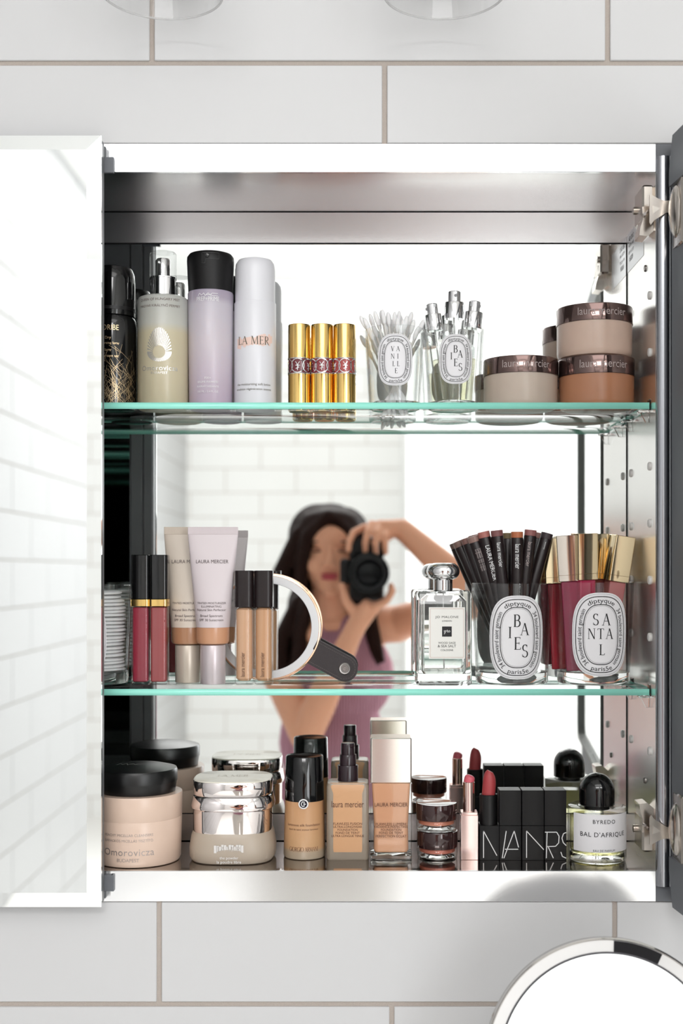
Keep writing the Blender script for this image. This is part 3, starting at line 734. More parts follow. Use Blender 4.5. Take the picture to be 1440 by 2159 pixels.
# cotton swabs
sw = None; cx0, cy0 = X(832, d), d-1.25
tips = [(760, 668), (768, 672), (780, 664), (790, 658), (803, 657), (806, 655), (820, 662), (832, 660), (842, 658), (857, 668), (868, 660), (775, 690), (796, 670), (812, 674), (826, 676), (850, 676), (864, 686), (838, 672), (786, 684), (872, 676), (882, 690), (818, 660), (846, 668), (893, 676)]
for i, (tx, ty) in enumerate(tips):
    rng = random.Random(i+40); oy = rng.uniform(-.018, .018)
    lim = 26*k if i != 23 else 0
    u = (tx-832)*k; bx = -u*.25+rng.uniform(-.003, .003)
    top = Vector((cx0+u, cy0+oy, Z(ty, d+oy))); bot = Vector((cx0+bx, cy0-oy*.3, zU+.009))
    if sw is None:
        sw = thing('cotton_swab', 'white cotton swab sticking out of the VANILLE candle glass', 'cotton swab', (0, 0, 0), 0, 'cotton swabs in the small glass')
        part(M().tube([(0, 0, 0), (0, 0, .095)], .0011, 8), 'stick', mat('swab_stick', (232, 228, 224), 0.5), sw)
        for zz in (.004, .093): part(M().ell((0, 0, zz), (.0027, .0027, .0085), nu=12, nv=8), 'cotton_tip', cotton, sw)
        o = sw
    else: o = dup(sw)
    dirv = (top-bot).normalized(); aim(o, tuple(top-dirv*.1), tuple(top))
# spray vials
def vial(lab, px, py, bx, dd, rr, roll=0):
    top = Vector((X(px, dd), dd-1.25, Z(py, dd))); bot = Vector((X(bx, dd), dd-1.245, zU+.0095)); L = (top-bot).length
    t = thing('spray_vial', lab, 'spray vial', tuple(bot), 0, 'spray vials in the small glass')
    cz = L-.029; rn = rr*.78
    part(M().lathe(round_profile(rr, rr, 0, cz-.004, .0015)+[(rr*.6, cz-.001), (rr*.6, cz+.002)], 28), 'tube', thin, t)
    part(M().lathe(round_profile(rr*.82, rr*.82, .001, cz*.6, .0012), 24), 'liquid', thin_glass('pale_perfume', (.96, .95, .86), (.8, .78, .62)), t)
    part(M().lathe([(rr*1.2, cz), (rr*1.2, cz+.017), (rr*1.16, cz+.0175), (rn, cz+.0178), (rn, L-.0006), (rn*.9, L), (.0001, L)], 32), 'collar', chrome, t)
    part(M().lathe([(.0001, .001), (.0016, .0008), (.0017, 0)], 12, T=Matrix.Translation((-.001, -rn, L-.005)) @ Matrix.Rotation(R(90), 4, 'X')), 'nozzle', mat('grey_nozzle', (150, 150, 152), 0.3), t)
    part(M().tube([(0, 0, .004), (0, 0, cz)], .0009, 8), 'dip_tube', mat('white_tube', (220, 222, 220), 0.4), t)
    aim(t, tuple(bot), tuple(top)); return t
vial('chrome-topped spray vial tilting left in the BAIES glass', 910, 641, 936, 1.338, 15*k)
vial('tallest chrome-topped spray vial, upright in the middle of the BAIES glass', 958, 615, 955, 1.326, 17*k)
v3 = vial('chrome-topped spray vial with black side print, leaning right in the BAIES glass', 1001, 636, 982, 1.338, 16*k)
m = M(); letter(m, 'SUPER CEDAR', cyl(16*k, .35, .0004), w=64*k, h=7*k, squash=True, rot=R(90), cy=.045, cx=0); m.obj('lettering', ink, v3)
# powder jars
def powder_jar(lab, px, d, z0, col, rpx, h, lidh, rot=0, logo=True, name='powder_jar', col2=None):
    k = K(d); r = rpx*k
    t = thing(name, lab, 'powder jar', (X(px, d), d-1.25, z0), rot)
    cm = noise_bump(mat(lab[:12]+'_powder', col, 0.28, coat=0.25, sss=0.1), 70, 0.0, colvar=.06)
    zl = h-lidh
    part(M().lathe([(r*.86, 0), (r*.93, .0012), (r*.97, .004), (r*.98, .007), (r*.98, zl)], 72), 'jar', cm, t)
    part(M().lathe([(r, zl+.0002), (r, h-.0015), (r*.99, h-.0004), (r*.97, h), (.0001, h)], 72), 'lid', lid_brown, t)
    m = M(); letter(m, 'laura mercier', cyl(r, -rot+.05), w=r*1.32, h=lidh*.44, squash=True, cy=h-lidh*.48)
    part(m, 'lettering', soft_ink, t)
    return t
d = 1.335
powder_jar('beige loose powder jar with a dark brown lid beside the candle glasses', 1097.5, d, zU, (196, 180, 166), 79, .0532, .018)
powder_jar('copper-toned powder jar with a brown lid, bottom of the stack of two', 1257, d, zU, (176, 122, 90), 80, .0535, .019)
powder_jar('pinkish beige powder jar with a brown lid, on top of the copper jar', 1253, d, zU+.0538, (204, 178, 162), 80, .054, .018)

# ---------------- lower shelf
d = 1.340; k = K(d)
t = candle_glass('candle glass full of cotton pads half hidden behind the left mirror door', 194, d, zL, 76*k, 84*k, Z(1234, d)-zL, .0125, BAIES, -.04, Z(1341, d)-zL, 50*k, 80*k)
cx0, cy0 = X(194, d), d-1.25
pad = M().lathe([(.0001, 0), (.0275, .0002), (.0305, .0012), (.0305, .0026), (.0275, .0036), (.0001, .0038)], 32).mesh('cotton_pad', cotton)
zz = zL+.013; rng = random.Random(2); i = 0
while zz < Z(1241, d)-.004:
    o = link('cotton_pad', pad); tag(o, 'flat white cotton pad stacked in the candle glass by the door', 'cotton pad', 'cotton pads in the left glass')
    o.location = (cx0+rng.uniform(-.0015, .0015)+(.004 if i < 11 else (.0045 if i < 20 else 0)), cy0+rng.uniform(-.001, .001), zz); o.rotation_euler = (rng.uniform(-.02, .02), rng.uniform(-.02, .02), 0); zz += .0039; i += 1
# lip glosses
d = 1.328; k = K(d)
for px, col, lab in ((298, (152, 48, 66), 'deep raspberry lip gloss with black cap and gold band, left of the pair'), (336, (160, 74, 76), 'dusty rose lip gloss with black cap and gold band, right of the pair')):
    t = thing('lip_gloss', lab, 'lip gloss', (X(px, d), d-1.25, zL), 0, 'lip glosses on the lower shelf'); hw = 19.4*k
    z1, z2, z3 = Z(1278, d)-zL, Z(1263, d)-zL, Z(1170, d)-zL
    part(M().rbox(hw*.84, hw*.84, .003, .003, z1-.001, .001), 'gloss', mat('gloss%d' % px, col, 0.25, sss=.05), t)
    part(M().rbox(hw*.97, hw*.97, .0035, 0, z1, .001), 'tube', thin, t)
    part(M().rbox(hw*1.06, hw*1.06, .004, z1, z2, .0003), 'band', gold, t)
    part(M().rbox(hw, hw, .004, z2, z3, .0005), 'cap', gloss_black, t)
# squeeze tubes
def squeeze(lab, pxb, pxt, d, col, tint, txt):
    k = K(d); t = thing('squeeze_tube', lab, 'squeeze tube', (X(pxb, d), d-1.25, zL), 0, 'tinted moisturizer tubes')
    zc, zt1, zcr, ztop = Z(1358, d)-zL, Z(1322, d)-zL, Z(1127, d)-zL, Z(1111, d)-zL
    rc = 26.3*k; rb = 35*k; hw = 53*k; sx = (pxt-pxb)*k
    cm = mat(lab[:16]+'_tube', col, 0.36); cc = mat(lab[:16]+'_cap', tuple(int(c_*.97) for c_ in col), 0.3, 0.25)
    part(M().lathe(round_profile(rc, rc*1.02, 0, zc-.0005, .0008), 40), 'cap', cc, t)
    part(M().loft([[(x+0, y, z) for x, y in sellipse(a, b, 40)] for a, b, z in ((rc*1.0, rc*1.0, zc), (rb*.93, rb*.93, zc+.0012), (rb*.985, rb*.97, zc+.004), (rb, rb*.96, zt1))], 0), 'window', mat(lab[:16]+'_tint', tint, 0.25, coat=.2), t)
    rings = []
    for i in range(9):
        u = i/8; z = zt1+(zcr-zt1)*u; a = rb+(hw-rb)*u; b = rb*.96*(1-u)**.9+.0011
        rings.append([(x+sx*u, y, z) for x, y in sellipse(a, b, 40, 2+u*1.5)])
    part(M().loft(rings), 'body', cm, t)
    m = M(); m.box(sx-hw, sx+hw, -.0011, .0011, zcr, ztop, b=.0003)
    for j in range(34): 
        x = sx-hw+(j+.5)*2*hw/34; m.box(x-.0003, x+.0003, -.0014, .0014, zcr+.001, ztop-.001)
    part(m, 'crimp', cm, t)
    def f(u, v):
        w_ = (v-zt1)/(zcr-zt1); b = rb*.96*(1-max(0, min(1, w_)))**.9+.0011; a = rb+(hw-rb)*w_
        e_ = 2+1.5*w_
        return (u+sx*w_, -b*max(0, 1-abs(u/a)**e_)**(1/e_)-.0005, v)
    m = M(); zz = lambda py: Z(py, d)-zL
    letter(m, 'LAURA MERCIER', f, w=68*k, h=7.5*k, squash=True, cy=zz(1184))
    for i, (s_, w_) in enumerate(txt): letter(m, s_, f, w=w_*k, cy=zz((1271, 1278, 1285, 1298, 1306)[i]))
    part(m, 'lettering', mat('taupe_ink', (92, 80, 80), .6), t)
squeeze('beige squeeze tube with brown tint window standing behind the pinkish one', 396, 399, 1.352, (205, 192, 178), (172, 126, 94), (('TINTED MOISTURIZER', 60), (' ', 1), ('Natural Skin Perfector', 60), ('Broad Spectrum', 46), ('SPF 30 Sunscreen', 50)))
squeeze('pale lilac-pink squeeze tube with peach tint window, frontmost tube', 449, 449, 1.333, (214, 203, 206), (204, 152, 118), (('TINTED MOISTURIZER', 60), ('ILLUMINATING', 42), ('Natural Skin Perfector', 60), ('Broad Spectrum', 46), ('SPF 30 Sunscreen', 50)))
# concealers
d = 1.328; k = K(d)
for px, col, lab in ((515.5, (212, 168, 134), 'concealer tube with dark brown cap, left of the pair beside the lilac tube'), (556.5, (206, 158, 120), 'concealer tube with dark brown cap, right of the pair before the hand mirror')):
    t = thing('concealer', lab, 'concealer', (X(px, d), d-1.25, zL), 0, 'concealers'); r = 19.8*k
    z1, z2 = Z(1281, d)-zL, Z(1203, d)-zL
    part(M().rbox(r*.86, r*.86, .007, .004, z1, .0025), 'filling', mat(lab[:30]+'_f', col, 0.3, sss=.05) if px < 530 else mat('conc2', col, .3), t)
    part(M().rbox(r*.98, r*.98, .0065, 0, z1+.0003, .0015), 'tube', thin, t)
    part(M().rbox(r, r, .006, z1+.0005, z2, .0004), 'cap', brown_black, t)
    m = M(); letter(m, 'laura mercier', flat(-r*1.0), w=51*k, h=8.5*k, squash=True, rot=R(90), cx=-.001, cy=Z(1400, d)-zL); part(m, 'lettering', brown_ink, t)
# hand mirror leaning on the back
d = 1.368; k = K(d); hr = 113*k
t = thing('hand_mirror', 'round hand mirror with a rose gold rim and a dark leather strap handle', 'hand mirror', (X(565, d), d-1.25, zL))
Tm = Matrix.Translation((0, 0, hr)) @ Matrix.Rotation(R(-3), 4, 'X') @ Matrix.Rotation(R(90), 4, 'X')   # local z faces the camera
part(M().lathe([(hr*.975, -.003), (hr, -.0025), (hr, .0015), (hr*.985, .0028), (hr*.965, .003), (hr*.955, .0022), (hr*.95, -.003)], 96, T=Tm, closed=True), 'rim', rose_gold, t)
part(M().lathe([(hr*.955, -.0015), (hr*.955, .0022), (hr*.82, .0026), (hr*.815, .0015), (.0001, .0015), (.0001, -.0015)], 96, T=Tm), 'ring', mat('pale_grey_ring', (222, 222, 224), 0.35), t)
part(M().lathe([(hr*.812, .0012), (hr*.812, .0019), (.0001, .0019)], 96, T=Tm), 'glass', mirror_m, t)
part(M().lathe([(hr*.95, -.0032), (.0001, -.0032)], 96, T=Tm), 'back_plate', rose_gold, t)
ax, az = (727-565)*k, (1319-1406)*k; L = math.hypot(ax, az); an = math.atan2(az, ax); hw = 27.5*k
pts = [(hr*.93, -hw), (L, -hw)]+[(L+hw*cos(R(a)), hw*sin(R(a))) for a in range(-75, 90, 15)]+[(L, hw), (hr*.93, hw)]
Th = Matrix.Translation((0, 0, hr)) @ Matrix.Rotation(-an, 4, 'Y')
leather = noise_bump(mat('dark_leather', (62, 56, 57), 0.6, spec=.3), 500, 0.3, 0.0005)
hd = part(M().extr(pts, -.0035, -.0012, T=Th).extr(pts, .0004, .0025, T=Th), 'handle', leather, t)
m = M(); q_ = [(x*1, z*.8) for x, z in pts]
q_ = [((x if x < L else L+(x-L)*.8), z) for x, z in q_]
for (a, b), (c_, e_) in zip(q_, q_[1:]):
    n = max(1, int(math.hypot(c_-a, e_-b)/.0022))
    for i in range(n):
        m.tube([(a+(c_-a)*(i+.15)/n, -.0037, b+(e_-b)*(i+.15)/n), (a+(c_-a)*(i+.8)/n, -.0037, b+(e_-b)*(i+.8)/n)], .00018, 5, T=Th)
part(m, 'stitching', mat('thread', (120, 112, 108), .7), hd)
part(M().lathe([(.0066, 0), (.0066, .0008), (.0058, .0014), (.0044, .0012), (.004, .0006), (.0028, .0006), (.0024, .0016), (.0014, .0016), (.0012, .0004), (.0001, .0004)], 32, T=Th @ Matrix.Translation((L, -.0035, 0)) @ Matrix.Rotation(R(90), 4, 'X')), 'snap', mat('dark_nickel', (0.33, 0.31, 0.30, 1), 0.3, 1), hd)
# square cologne bottle
d = 1.330; k = K(d)
t = thing('cologne_bottle', 'square clear glass cologne bottle with a chrome ball cap and white label', 'perfume bottle', (X(934, d), d-1.25, zL), R(0))
hb = Z(1244, d)-zL; hw = 58*k; hd_ = .021
m = M()
m.prism([(hw-.002, hd_-.002, .003, 0), (hw, hd_, .004, .002), (hw, hd_, .004, hb-.004), (hw-.0012, hd_-.0012, .004, hb-.0012), (hw-.005, hd_-.005, .004, hb)])
m.prism([(hw-.008, hd_-.006, .003, .012), (hw-.006, hd_-.0045, .003, .015), (hw-.006, hd_-.0045, .003, hb-.012), (hw-.012, hd_-.009, .003, hb-.006)], flip=True)
part(m, 'bottle', glass, t)
part(M().tube([(0.001, 0, .014), (0, 0, hb)], .0008, 8), 'dip_tube', mat('white_tube', (220, 222, 220), 0.4), t)
lb = part(M().box((902-934)*k, (977-934)*k, -hd_-.0004, -hd_-.0001, Z(1386, d)-zL, Z(1279, d)-zL), 'label', mat('cream_label', (238, 237, 232), .6), t)
m = M(); f = flat(-hd_-.0006); zz = lambda py: Z(py, d)-zL; cx = 5.5*k
letter(m, 'JO MALONE', f, w=48*k, h=6*k, squash=True, cx=cx, cy=zz(1300), space=1.1); letter(m, 'LONDON', f, w=20*k, cx=cx, cy=zz(1307.5))
letter(m, 'WOOD SAGE', f, w=36*k, cx=cx, cy=zz(1353)); letter(m, '& SEA SALT', f, w=38*k, cx=cx, cy=zz(1359.5)); letter(m, 'COLOGNE', f, w=26*k, cx=cx, cy=zz(1368))
m.box(cx-10*k, cx+10*k, -hd_-.0006, -hd_-.0004, zz(1340), zz(1319))
part(m, 'lettering', ink, lb)
m = M(); letter(m, 'JMo', flat(-hd_-.0008), w=14*k, cx=cx, cy=zz(1330), rot=R(12)); part(m, 'monogram', white_ink, lb)
m = M(); a0, a1, b0, b1 = (905-934)*k, (974-934)*k, zz(1383), zz(1282)
lines(m, [[(a0, b0), (a1, b0), (a1, b1), (a0, b1), (a0, b0)]], .00025, f); part(m, 'border', mat('copper_line', (190, 150, 132), .4), lb)
hc = Z(1222, d)-zL; ht = Z(1187, d)-zL
part(M().lathe([(20*k, hb), (20*k, hc)], 40), 'collar', chrome, t)
rr_ = 35*k; zc_ = (hc+ht)/2; hh = (ht-hc)/2
part(M().lathe([(20*k, hc-.0005)]+[(rr_*(.55+.45*math.cos(R(a))) if False else (rr_-hh)+hh*cos(R(a)), zc_+hh*sin(R(a))) for a in range(-80, 90, 10)]+[(rr_-hh, ht+.00005), (rr_*.3, ht-.0007), (.0001, ht-.001)], 56), 'cap', chrome, t)
# big candle glasses
d = 1.3445; k = K(d)
candle_glass('large candle glass with the BAIES label, full of makeup pencils', 1079, d, zL, 76*k, 85*k, Z(1230, d)-zL, .0125, BAIES, .035, Z(1340, d)-zL, 60*k, 86*k)
candle_glass('large candle glass with the SANTAL label, holding gold-capped lip lacquers', 1251, d, zL, 76*k, 84*k, Z(1228, d)-zL, .0125, SANTAL, .02, Z(1334, d)-zL, 61*k, 86*k)
PEN = [(966, 1141, .015, (122, 96, 88), 'taupe-tipped black stick leaning furthest left in the BAIES glass', 'b'),
 (983, 1134, .0005, (126, 92, 86), 'slim black stick with a rosy taupe end, second from the left in the BAIES glass', 'b'),
 (997, 1131, -.012, (142, 112, 104), 'black eye stick with a pale taupe end and fine grey print', 'fine'),
 (1019, 1121, -.017, (170, 106, 98), 'black stick with a salmon pink end and capital lettering', 'caps'),
 (1047, 1118, -.023, (124, 80, 80), 'black stick with a mauve brown end and broken white lettering', 'lm'),
 (1070, 1124, .014, (120, 104, 72), 'black stick with an olive end behind the front row', 'b'),
 (1090, 1121, -.024, (180, 106, 70), 'black stick with a copper orange end and doubled white lettering', 'lm2'),
 (1119, 1117, -.019, (146, 94, 92), 'black stick with a dusty mauve end and faint lettering', 'lm'),
 (1137, 1124, .013, (140, 100, 92), 'black stick with a light brown end tucked behind the mauve one', 'b'),
 (1154, 1124, -.008, (58, 48, 52), 'all-dark stick leaning right at the edge of the BAIES glass', 'dots')]
for px, py, oy, col, lab, st_ in PEN:
    dd = d+oy; top = Vector((X(px, dd), dd-1.25, Z(py, dd))); u = top.x-X(1079, d)
    bot = Vector((X(1079, d)-u*.1+(.004 if abs(u) < .02 else 0)*(1 if u > 0 else -1), d-1.25+oy*.7, zL+.0135)); L = (top-bot).length
    t = thing('makeup_stick', lab, 'makeup stick', tuple(bot), 0, 'makeup sticks in the BAIES glass'); r = 13.2*K(dd)
    part(M().lathe(round_profile(r, r, 0, L-.0062, .0006), 28), 'barrel', brown_black, t)
    part(M().lathe([(r*.97, L-.0062), (r*.97, L-.0004), (r*.9, L), (.0001, L)], 28), 'end', mat('end%d' % px, col, .35), t)
    aim(t, tuple(bot), tuple(top)); fr = t.rotation_quaternion.to_matrix().inverted() @ Vector((0, -1, 0)); a0 = math.atan2(fr.x, -fr.y)
    m = M()
    if st_ == 'caps': letter(m, 'LAURA MERCIER', cyl(r, a0, .0005), w=.038, h=.0042, squash=True, rot=-pi/2, cy=L-.034)
    if st_ in ('lm', 'lm2'): letter(m, 'laura mercier', cyl(r, a0, .0005), w=.026, h=.0040 if st_ == 'lm' else .0052, squash=True, rot=-pi/2, cy=L-.026)
    if st_ == 'fine':
        for j in (-1, 0, 1): letter(m, 'longwear eye crayon', cyl(r, a0, .0005), w=.024, rot=-pi/2, cx=j*.0022, cy=L-.026)
    if st_ == 'dots':  letter(m, '.......', cyl(r, a0, .0005), w=.008, rot=-pi/2, cy=L-.014)
    if m.v: m.obj('lettering', soft_ink if st_ == 'fine' or px == 1119 else white_ink, t)
# lacquers in the SANTAL glass
LAQ = [(1168, 1136, .012, (140, 24, 40), 'a', 'gold-capped crimson lacquer behind, at the left rim of the SANTAL glass', 1180, 0.5),
 (1196, 1128, -.016, (150, 50, 80), 's', 'silvery-capped berry lacquer leaning left in the SANTAL glass', 1215, .75),
 (1232, 1124, -.026, (176, 50, 84), 'a', 'bright pink lacquer with a dark reflecting gold cap, front of the SANTAL glass', 1238, .5),
 (1276, 1127, .012, (120, 40, 56), 'a', 'upright wine lacquer with a flat pale gold cap at the back of the SANTAL glass', 1264, .1),
 (1312, 1130, -.014, (186, 104, 104), 'a', 'dusty rose lacquer with a bright gold cap leaning right in the SANTAL glass', 1270, .45)]
for px, py, oy, col, cm, lab, bx, roll in LAQ:
    dd = d+oy; top = Vector((X(px, dd), dd-1.25, Z(py, dd))); bot = Vector((X(bx, dd), d-1.25+oy*.6, zL+.0145)); L = (top-bot).length
    t = thing('lip_lacquer', lab, 'lip lacquer', tuple(bot), 0, 'lip lacquers in the SANTAL glass'); hw = 22*K(dd); cz = L-.049
    part(M().rbox(hw*.80, hw*.80, .0015, 0, cz, .0008), 'tube', mat('laq%d' % px, col, .15, sss=.05, coat=.4), t)
    part(M().rbox(hw, hw, .0012, cz, L, .0004, k=3), 'cap', pale_gold if cm == 'a' else mat('silver_gold', (.78, .70, .62, 1), .1, 1), t)
    part(M().rbox(hw*1.02, hw*1.02, .0012, cz+.0065, cz+.0068, .0001, k=3), 'seam', mat('dark_gold', (.3, .2, .1, 1), .3, 1), t)
    aim(t, tuple(bot), tuple(top), roll)

# ---------------- cabinet floor
d = 1.302; k = K(d)
t = thing('cream_jar', 'peach cleanser jar with a domed black lid on the cabinet floor by the left door', 'jar', (X(291, d), d-1.25, zF))
r = 93*k; hb = Z(1684, 1.257)-zF; zs = Z(1737, 1.257)-zF
peach = mat('peach_plastic', (222, 196, 178), 0.28, spec=.5)
part(M().lathe([(r*.84, 0), (r*.93, .0008), (r*.965, .004), (r*.99, zs), (r*.985, zs+.0004), (r*.99, zs+.0008), (r, hb-.001), (r*.99, hb), (r*.8, hb+.0003)], 80), 'jar', peach, t)
part(M().lathe([(r*.80, hb), (r*.84, hb+.001), (r*.87, hb+.010), (r*.875, hb+.0115), (r*.885, hb+.0115), (r*.89, hb+.022), (r*.865, hb+.0245), (r*.6, hb+.0275), (r*.3, hb+.029), (.0001, hb+.0295)], 80), 'lid', satin_black if False else mat('lid_black', (10, 10, 11), .34), t)
m = M(); mac_logo(m, lambda u, v: (u, v, hb+.0298), -.004, -.012, .030, .010, .0007); part(m, 'lettering', silver_ink, t)
m = M(); f = cyl(lambda z: r*(.965+.025*max(0, min(1, (z-.004)/(zs-.004)))), -.05); zz = lambda py: Z(py, 1.257)-zF
letter(m, 'PEACHY MICELLAR CLEANSERS', f, w=104*k, cx=0, cy=zz(1762)); letter(m, 'BARACKOS MICELLÁS TISZTÍTÓ', f, w=104*k, cx=0, cy=zz(1773))
letter(m, 'Omorovicza', f, w=108*k, cx=0, cy=zz(1798), space=1.06); letter(m, 'BUDAPEST', f, w=46*k, cx=0, cy=zz(1815))
part(m, 'lettering', mat('pewter_foil', (.42, .36, .34, 1), .3, .5), t)
# squircle powder jar
d = 1.312; k = K(d)
t = thing('square_powder_jar', 'rounded square powder jar with ivory top, mirrored silver lid and frosted base', 'powder jar', (X(492, d), d-1.25, zF))
def sq(prof, m, n=72, e=3.0):
    return m.loft([[(x, y, z) for x, y in sellipse(a, a*.93, n, e)] for a, z in prof])
w = 84*k; fz = lambda py: Z(py, 1.272)-zF
part(sq([(w*.93, 0), (w*1.0, .001), (w*1.065, .005), (w*1.07, .014), (w*1.02, fz(1770)), (w*.97, fz(1760))], M()), 'base', mat('frosted_beige_glass', (182, 168, 152), .42, sss=.1, coat=.1), t)
silver = mat('rosy_silver', (.86, .80, .79, 1), .05, 1.0)
part(sq([(w*.97, fz(1762)), (w*.98, fz(1758)), (w*.98, fz(1714)), (w*1.03, fz(1711)), (w*1.04, fz(1706)), (w*.985, fz(1686)), (w*.965, fz(1684))], M()), 'collar', silver, t)
part(sq([(w*.965, fz(1683)), (w*.98, fz(1681)), (w*.98, fz(1654)), (w*.97, fz(1652.5))], M()), 'lid', silver, t)
part(sq([(w*.965, fz(1652.5)), (w*.965, fz(1651)), (w*.95, fz(1650)), (w*.4, fz(1649))], M()), 'top_plate', mat('ivory', (236, 232, 218), .3), t)
m = M(); zt_ = fz(1648.6); letter(m, 'LA MER', lambda u, v: (u, v, zt_), w=.033, h=.010, squash=True, cy=.0, serif=True); part(m, 'lettering', mat('faint_ivory_emboss', (216, 208, 192), .4), t)
m = M(); f = flat(-w*.93*1.03-.0012); 
rng = random.Random(9); u = -31*k
while u < 28*k:
    hh = (8+rng.uniform(-2.5, 2.5))*k; cz = fz(1790)+rng.uniform(-1, 1)*k
    m.add([f(u, cz-hh), f(u+5.5*k, cz-hh), f(u+5.5*k, cz+hh), f(u, cz+hh)], [(0, 1, 2, 3)]); u += 5*k
part(m, 'brushstroke', mat('pearl_print', (226, 222, 218), .4), t)
m = M(); f = flat(-w*.93*1.03-.0015); letter(m, 'LA MER', f, w=48*k, h=10*k, squash=True, cy=fz(1790), serif=True); part(m, 'lettering', mat('stone_ink', (190, 182, 174), .5), t)
m = M(); letter(m, 'the powder', flat(-w*.93*1.07-.0005), w=38*k, cy=fz(1809)); letter(m, 'la poudre libre', flat(-w*.93*1.07-.0008), w=50*k, cy=fz(1817.5)); part(m, 'lettering', white_ink, t)
# foundation with black cap
d = 1.316; k = K(d)
t = thing('foundation_bottle', 'round foundation bottle with a tapered glossy black cap and white emblem', 'foundation', (X(642, d), d-1.25, zF))
rb = 44*k; rt = 41*k; hb = Z(1692, 1.295)-zF; ht = Z(1592, d)-zF; fz = lambda py: Z(py, 1.295)-zF
fm = zramp(mat('amber_foundation', (206, 160, 118), .3, coat=.2, sss=.05), [(0, (176, 160, 140)), (.13, (178, 160, 138)), (.2, (206, 164, 122)), (1, (198, 150, 108))], 0, hb)
part(M().lathe([(rb*.9, 0), (rb*.97, .0008), (rb, .003), (rt*1.0, hb)], 64), 'bottle', fm, t)
part(M().lathe([(rt*1.01, hb), (rt*.96, ht-.001), (rt*.93, ht), (rt*.90, ht-.0006), (.0001, ht-.001)], 64), 'cap', gloss_black, t)
cz = fz(1695); m = M(); rr_ = rt+.001
m.lathe([(.0052, 0), (.0052, .0006), (.0040, .0008), (.0040, .0003)], 28, T=Matrix.Translation((0, -rr_, cz)) @ Matrix.Rotation(R(90), 4, 'X'), closed=True)
lines(m, [[(.0015, .002+cz), (-.001, .0026+cz), (-.0024, cz), (-.001, cz-.0026), (.0006, cz-.0024)], [(.0006, cz+.0028), (.0006, cz-.0028)], [(.0006, cz), (.0026, cz)]], .0008, flat(-rr_-.0008))
part(m, 'emblem', white_ink, t)
part(M().lathe([(.0042, 0), (.0042, .0005), (.0001, .0005)], 28, T=Matrix.Translation((0, -rr_+.0002, cz)) @ Matrix.Rotation(R(90), 4, 'X')), 'emblem_disc', mat('navy', (22, 22, 40), .2), t)
m = M(); f = cyl(lambda z: rb+(rt-rb)*z/hb)
letter(m, 'luminous silk foundation', f, w=74*k, cy=fz(1740)); letter(m, 'fond de teint soyeux lumineux', f, w=66*k, cy=fz(1750))
letter(m, 'GIORGIO ARMANI', f, w=64*k, h=9*k, squash=True, cy=fz(1791), serif=True)
part(m, 'lettering', brown_ink, t)
# pump foundation
d = 1.312; k = K(d)
t = thing('foundation_bottle', 'frosted rectangular foundation bottle with a dark pump dispenser', 'foundation', (X(733.5, d), d-1.25, zF))
hw = 44*k; hd_ = .0165; fz = lambda py: Z(py, 1.297)-zF; hb = fz(1650)
fm = mat('tan_foundation', (208, 160, 118), .4, sss=.05)
frost = mat('frosted_glass', (190, 176, 158), .35, trans=.45, coat=.2)
part(M().prism([(hw*.96, hd_*.94, .004, 0), (hw, hd_, .0045, .002), (hw, hd_, .0045, hb-.004), (hw*.96, hd_*.93, .0045, hb-.001), (hw*.86, hd_*.8, .0045, hb)]), 'bottle', frost, t)
part(M().prism([(hw*.80, hd_+.0001, .004, fz(1796)), (hw*.84, hd_+.0003, .005, fz(1790)), (hw*.84, hd_+.0003, .005, hb-.011), (hw*.92, hd_+.0003, .004, hb-.004), (hw*.86, hd_*.9, .004, hb-.0003)]), 'filling', fm, t)
pm = mat('plum_black_plastic', (42, 28, 34), .18)
z0 = hb; zz = [z0, Z(1612, d)-zF, Z(1590, d)-zF, Z(1566, d)-zF]
part(M().lathe([(21.5*k, zz[0]), (21.5*k, zz[1]-.0005), (21*k, zz[1]), (17.5*k, zz[1]+.0002), (17.5*k, zz[2]-.0004), (17*k, zz[2])], 40), 'collar', pm, t)
m = M().lathe([(14.5*k, zz[2]), (14.5*k, zz[3]-.001), (13.5*k, zz[3]), (.0001, zz[3]+.0006)], 32); m.box(.002, 17*k, -.003, .003, zz[3]-.0045, zz[3]-.0003, b=.001, T=Matrix.Rotation(R(-50), 4, 'Z'))
part(m, 'pump', pm, t)
m = M(); f = flat(-hd_-.0006); letter(m, 'laura mercier', f, w=67*k, h=13*k, squash=True, cy=fz(1695))
for i, (s_, w_) in enumerate((('FLAWLESS FUSION', 60), ('ULTRA-LONGWEAR', 60), ('FOUNDATION', 42), ('FOND DE TEINT', 50), ('ULTRA LONGUE TENUE', 68))): letter(m, s_, f, w=w_*k, cy=fz(1736+i*6.4))
part(m, 'lettering', brown_ink, t)
# champagne cap foundation
d = 1.312; k = K(d)
t = thing('foundation_bottle', 'clear rectangular foundation bottle with a tall champagne metallic cap', 'foundation', (X(824, d), d-1.25, zF))
hw = 43.5*k; fz = lambda py: Z(py, 1.297)-zF; hb = fz(1651); ht = fz(1556)
part(M().rbox(hw, hd_, .002, 0, hb, .001), 'bottle', thin, t)
part(M().prism([(hw*.98, hd_*.98, .002, .0005), (hw*.98, hd_*.98, .002, .0045), (hw*.7, hd_*.7, .002, .0068)]), 'base', glass, t)
part(M().prism([(hw*.78, hd_*.86, .004, fz(1797)), (hw*.84, hd_*.92, .005, fz(1792)), (hw*.82, hd_*.92, .005, fz(1740)), (hw*.92, hd_*.92, .003, hb-.002), (hw*.92, hd_*.92, .003, hb-.0003)]), 'filling', mat('peach_foundation', (216, 160, 122), .25, coat=.6), t)
part(M().rbox(hw*.985, hd_*.99, .002, hb, ht, .0008), 'cap', champagne, t)
m = M(); f = flat(-hd_-.0004); letter(m, 'LAURA MERCIER', f, w=69*k, h=8*k, squash=True, cy=fz(1696))
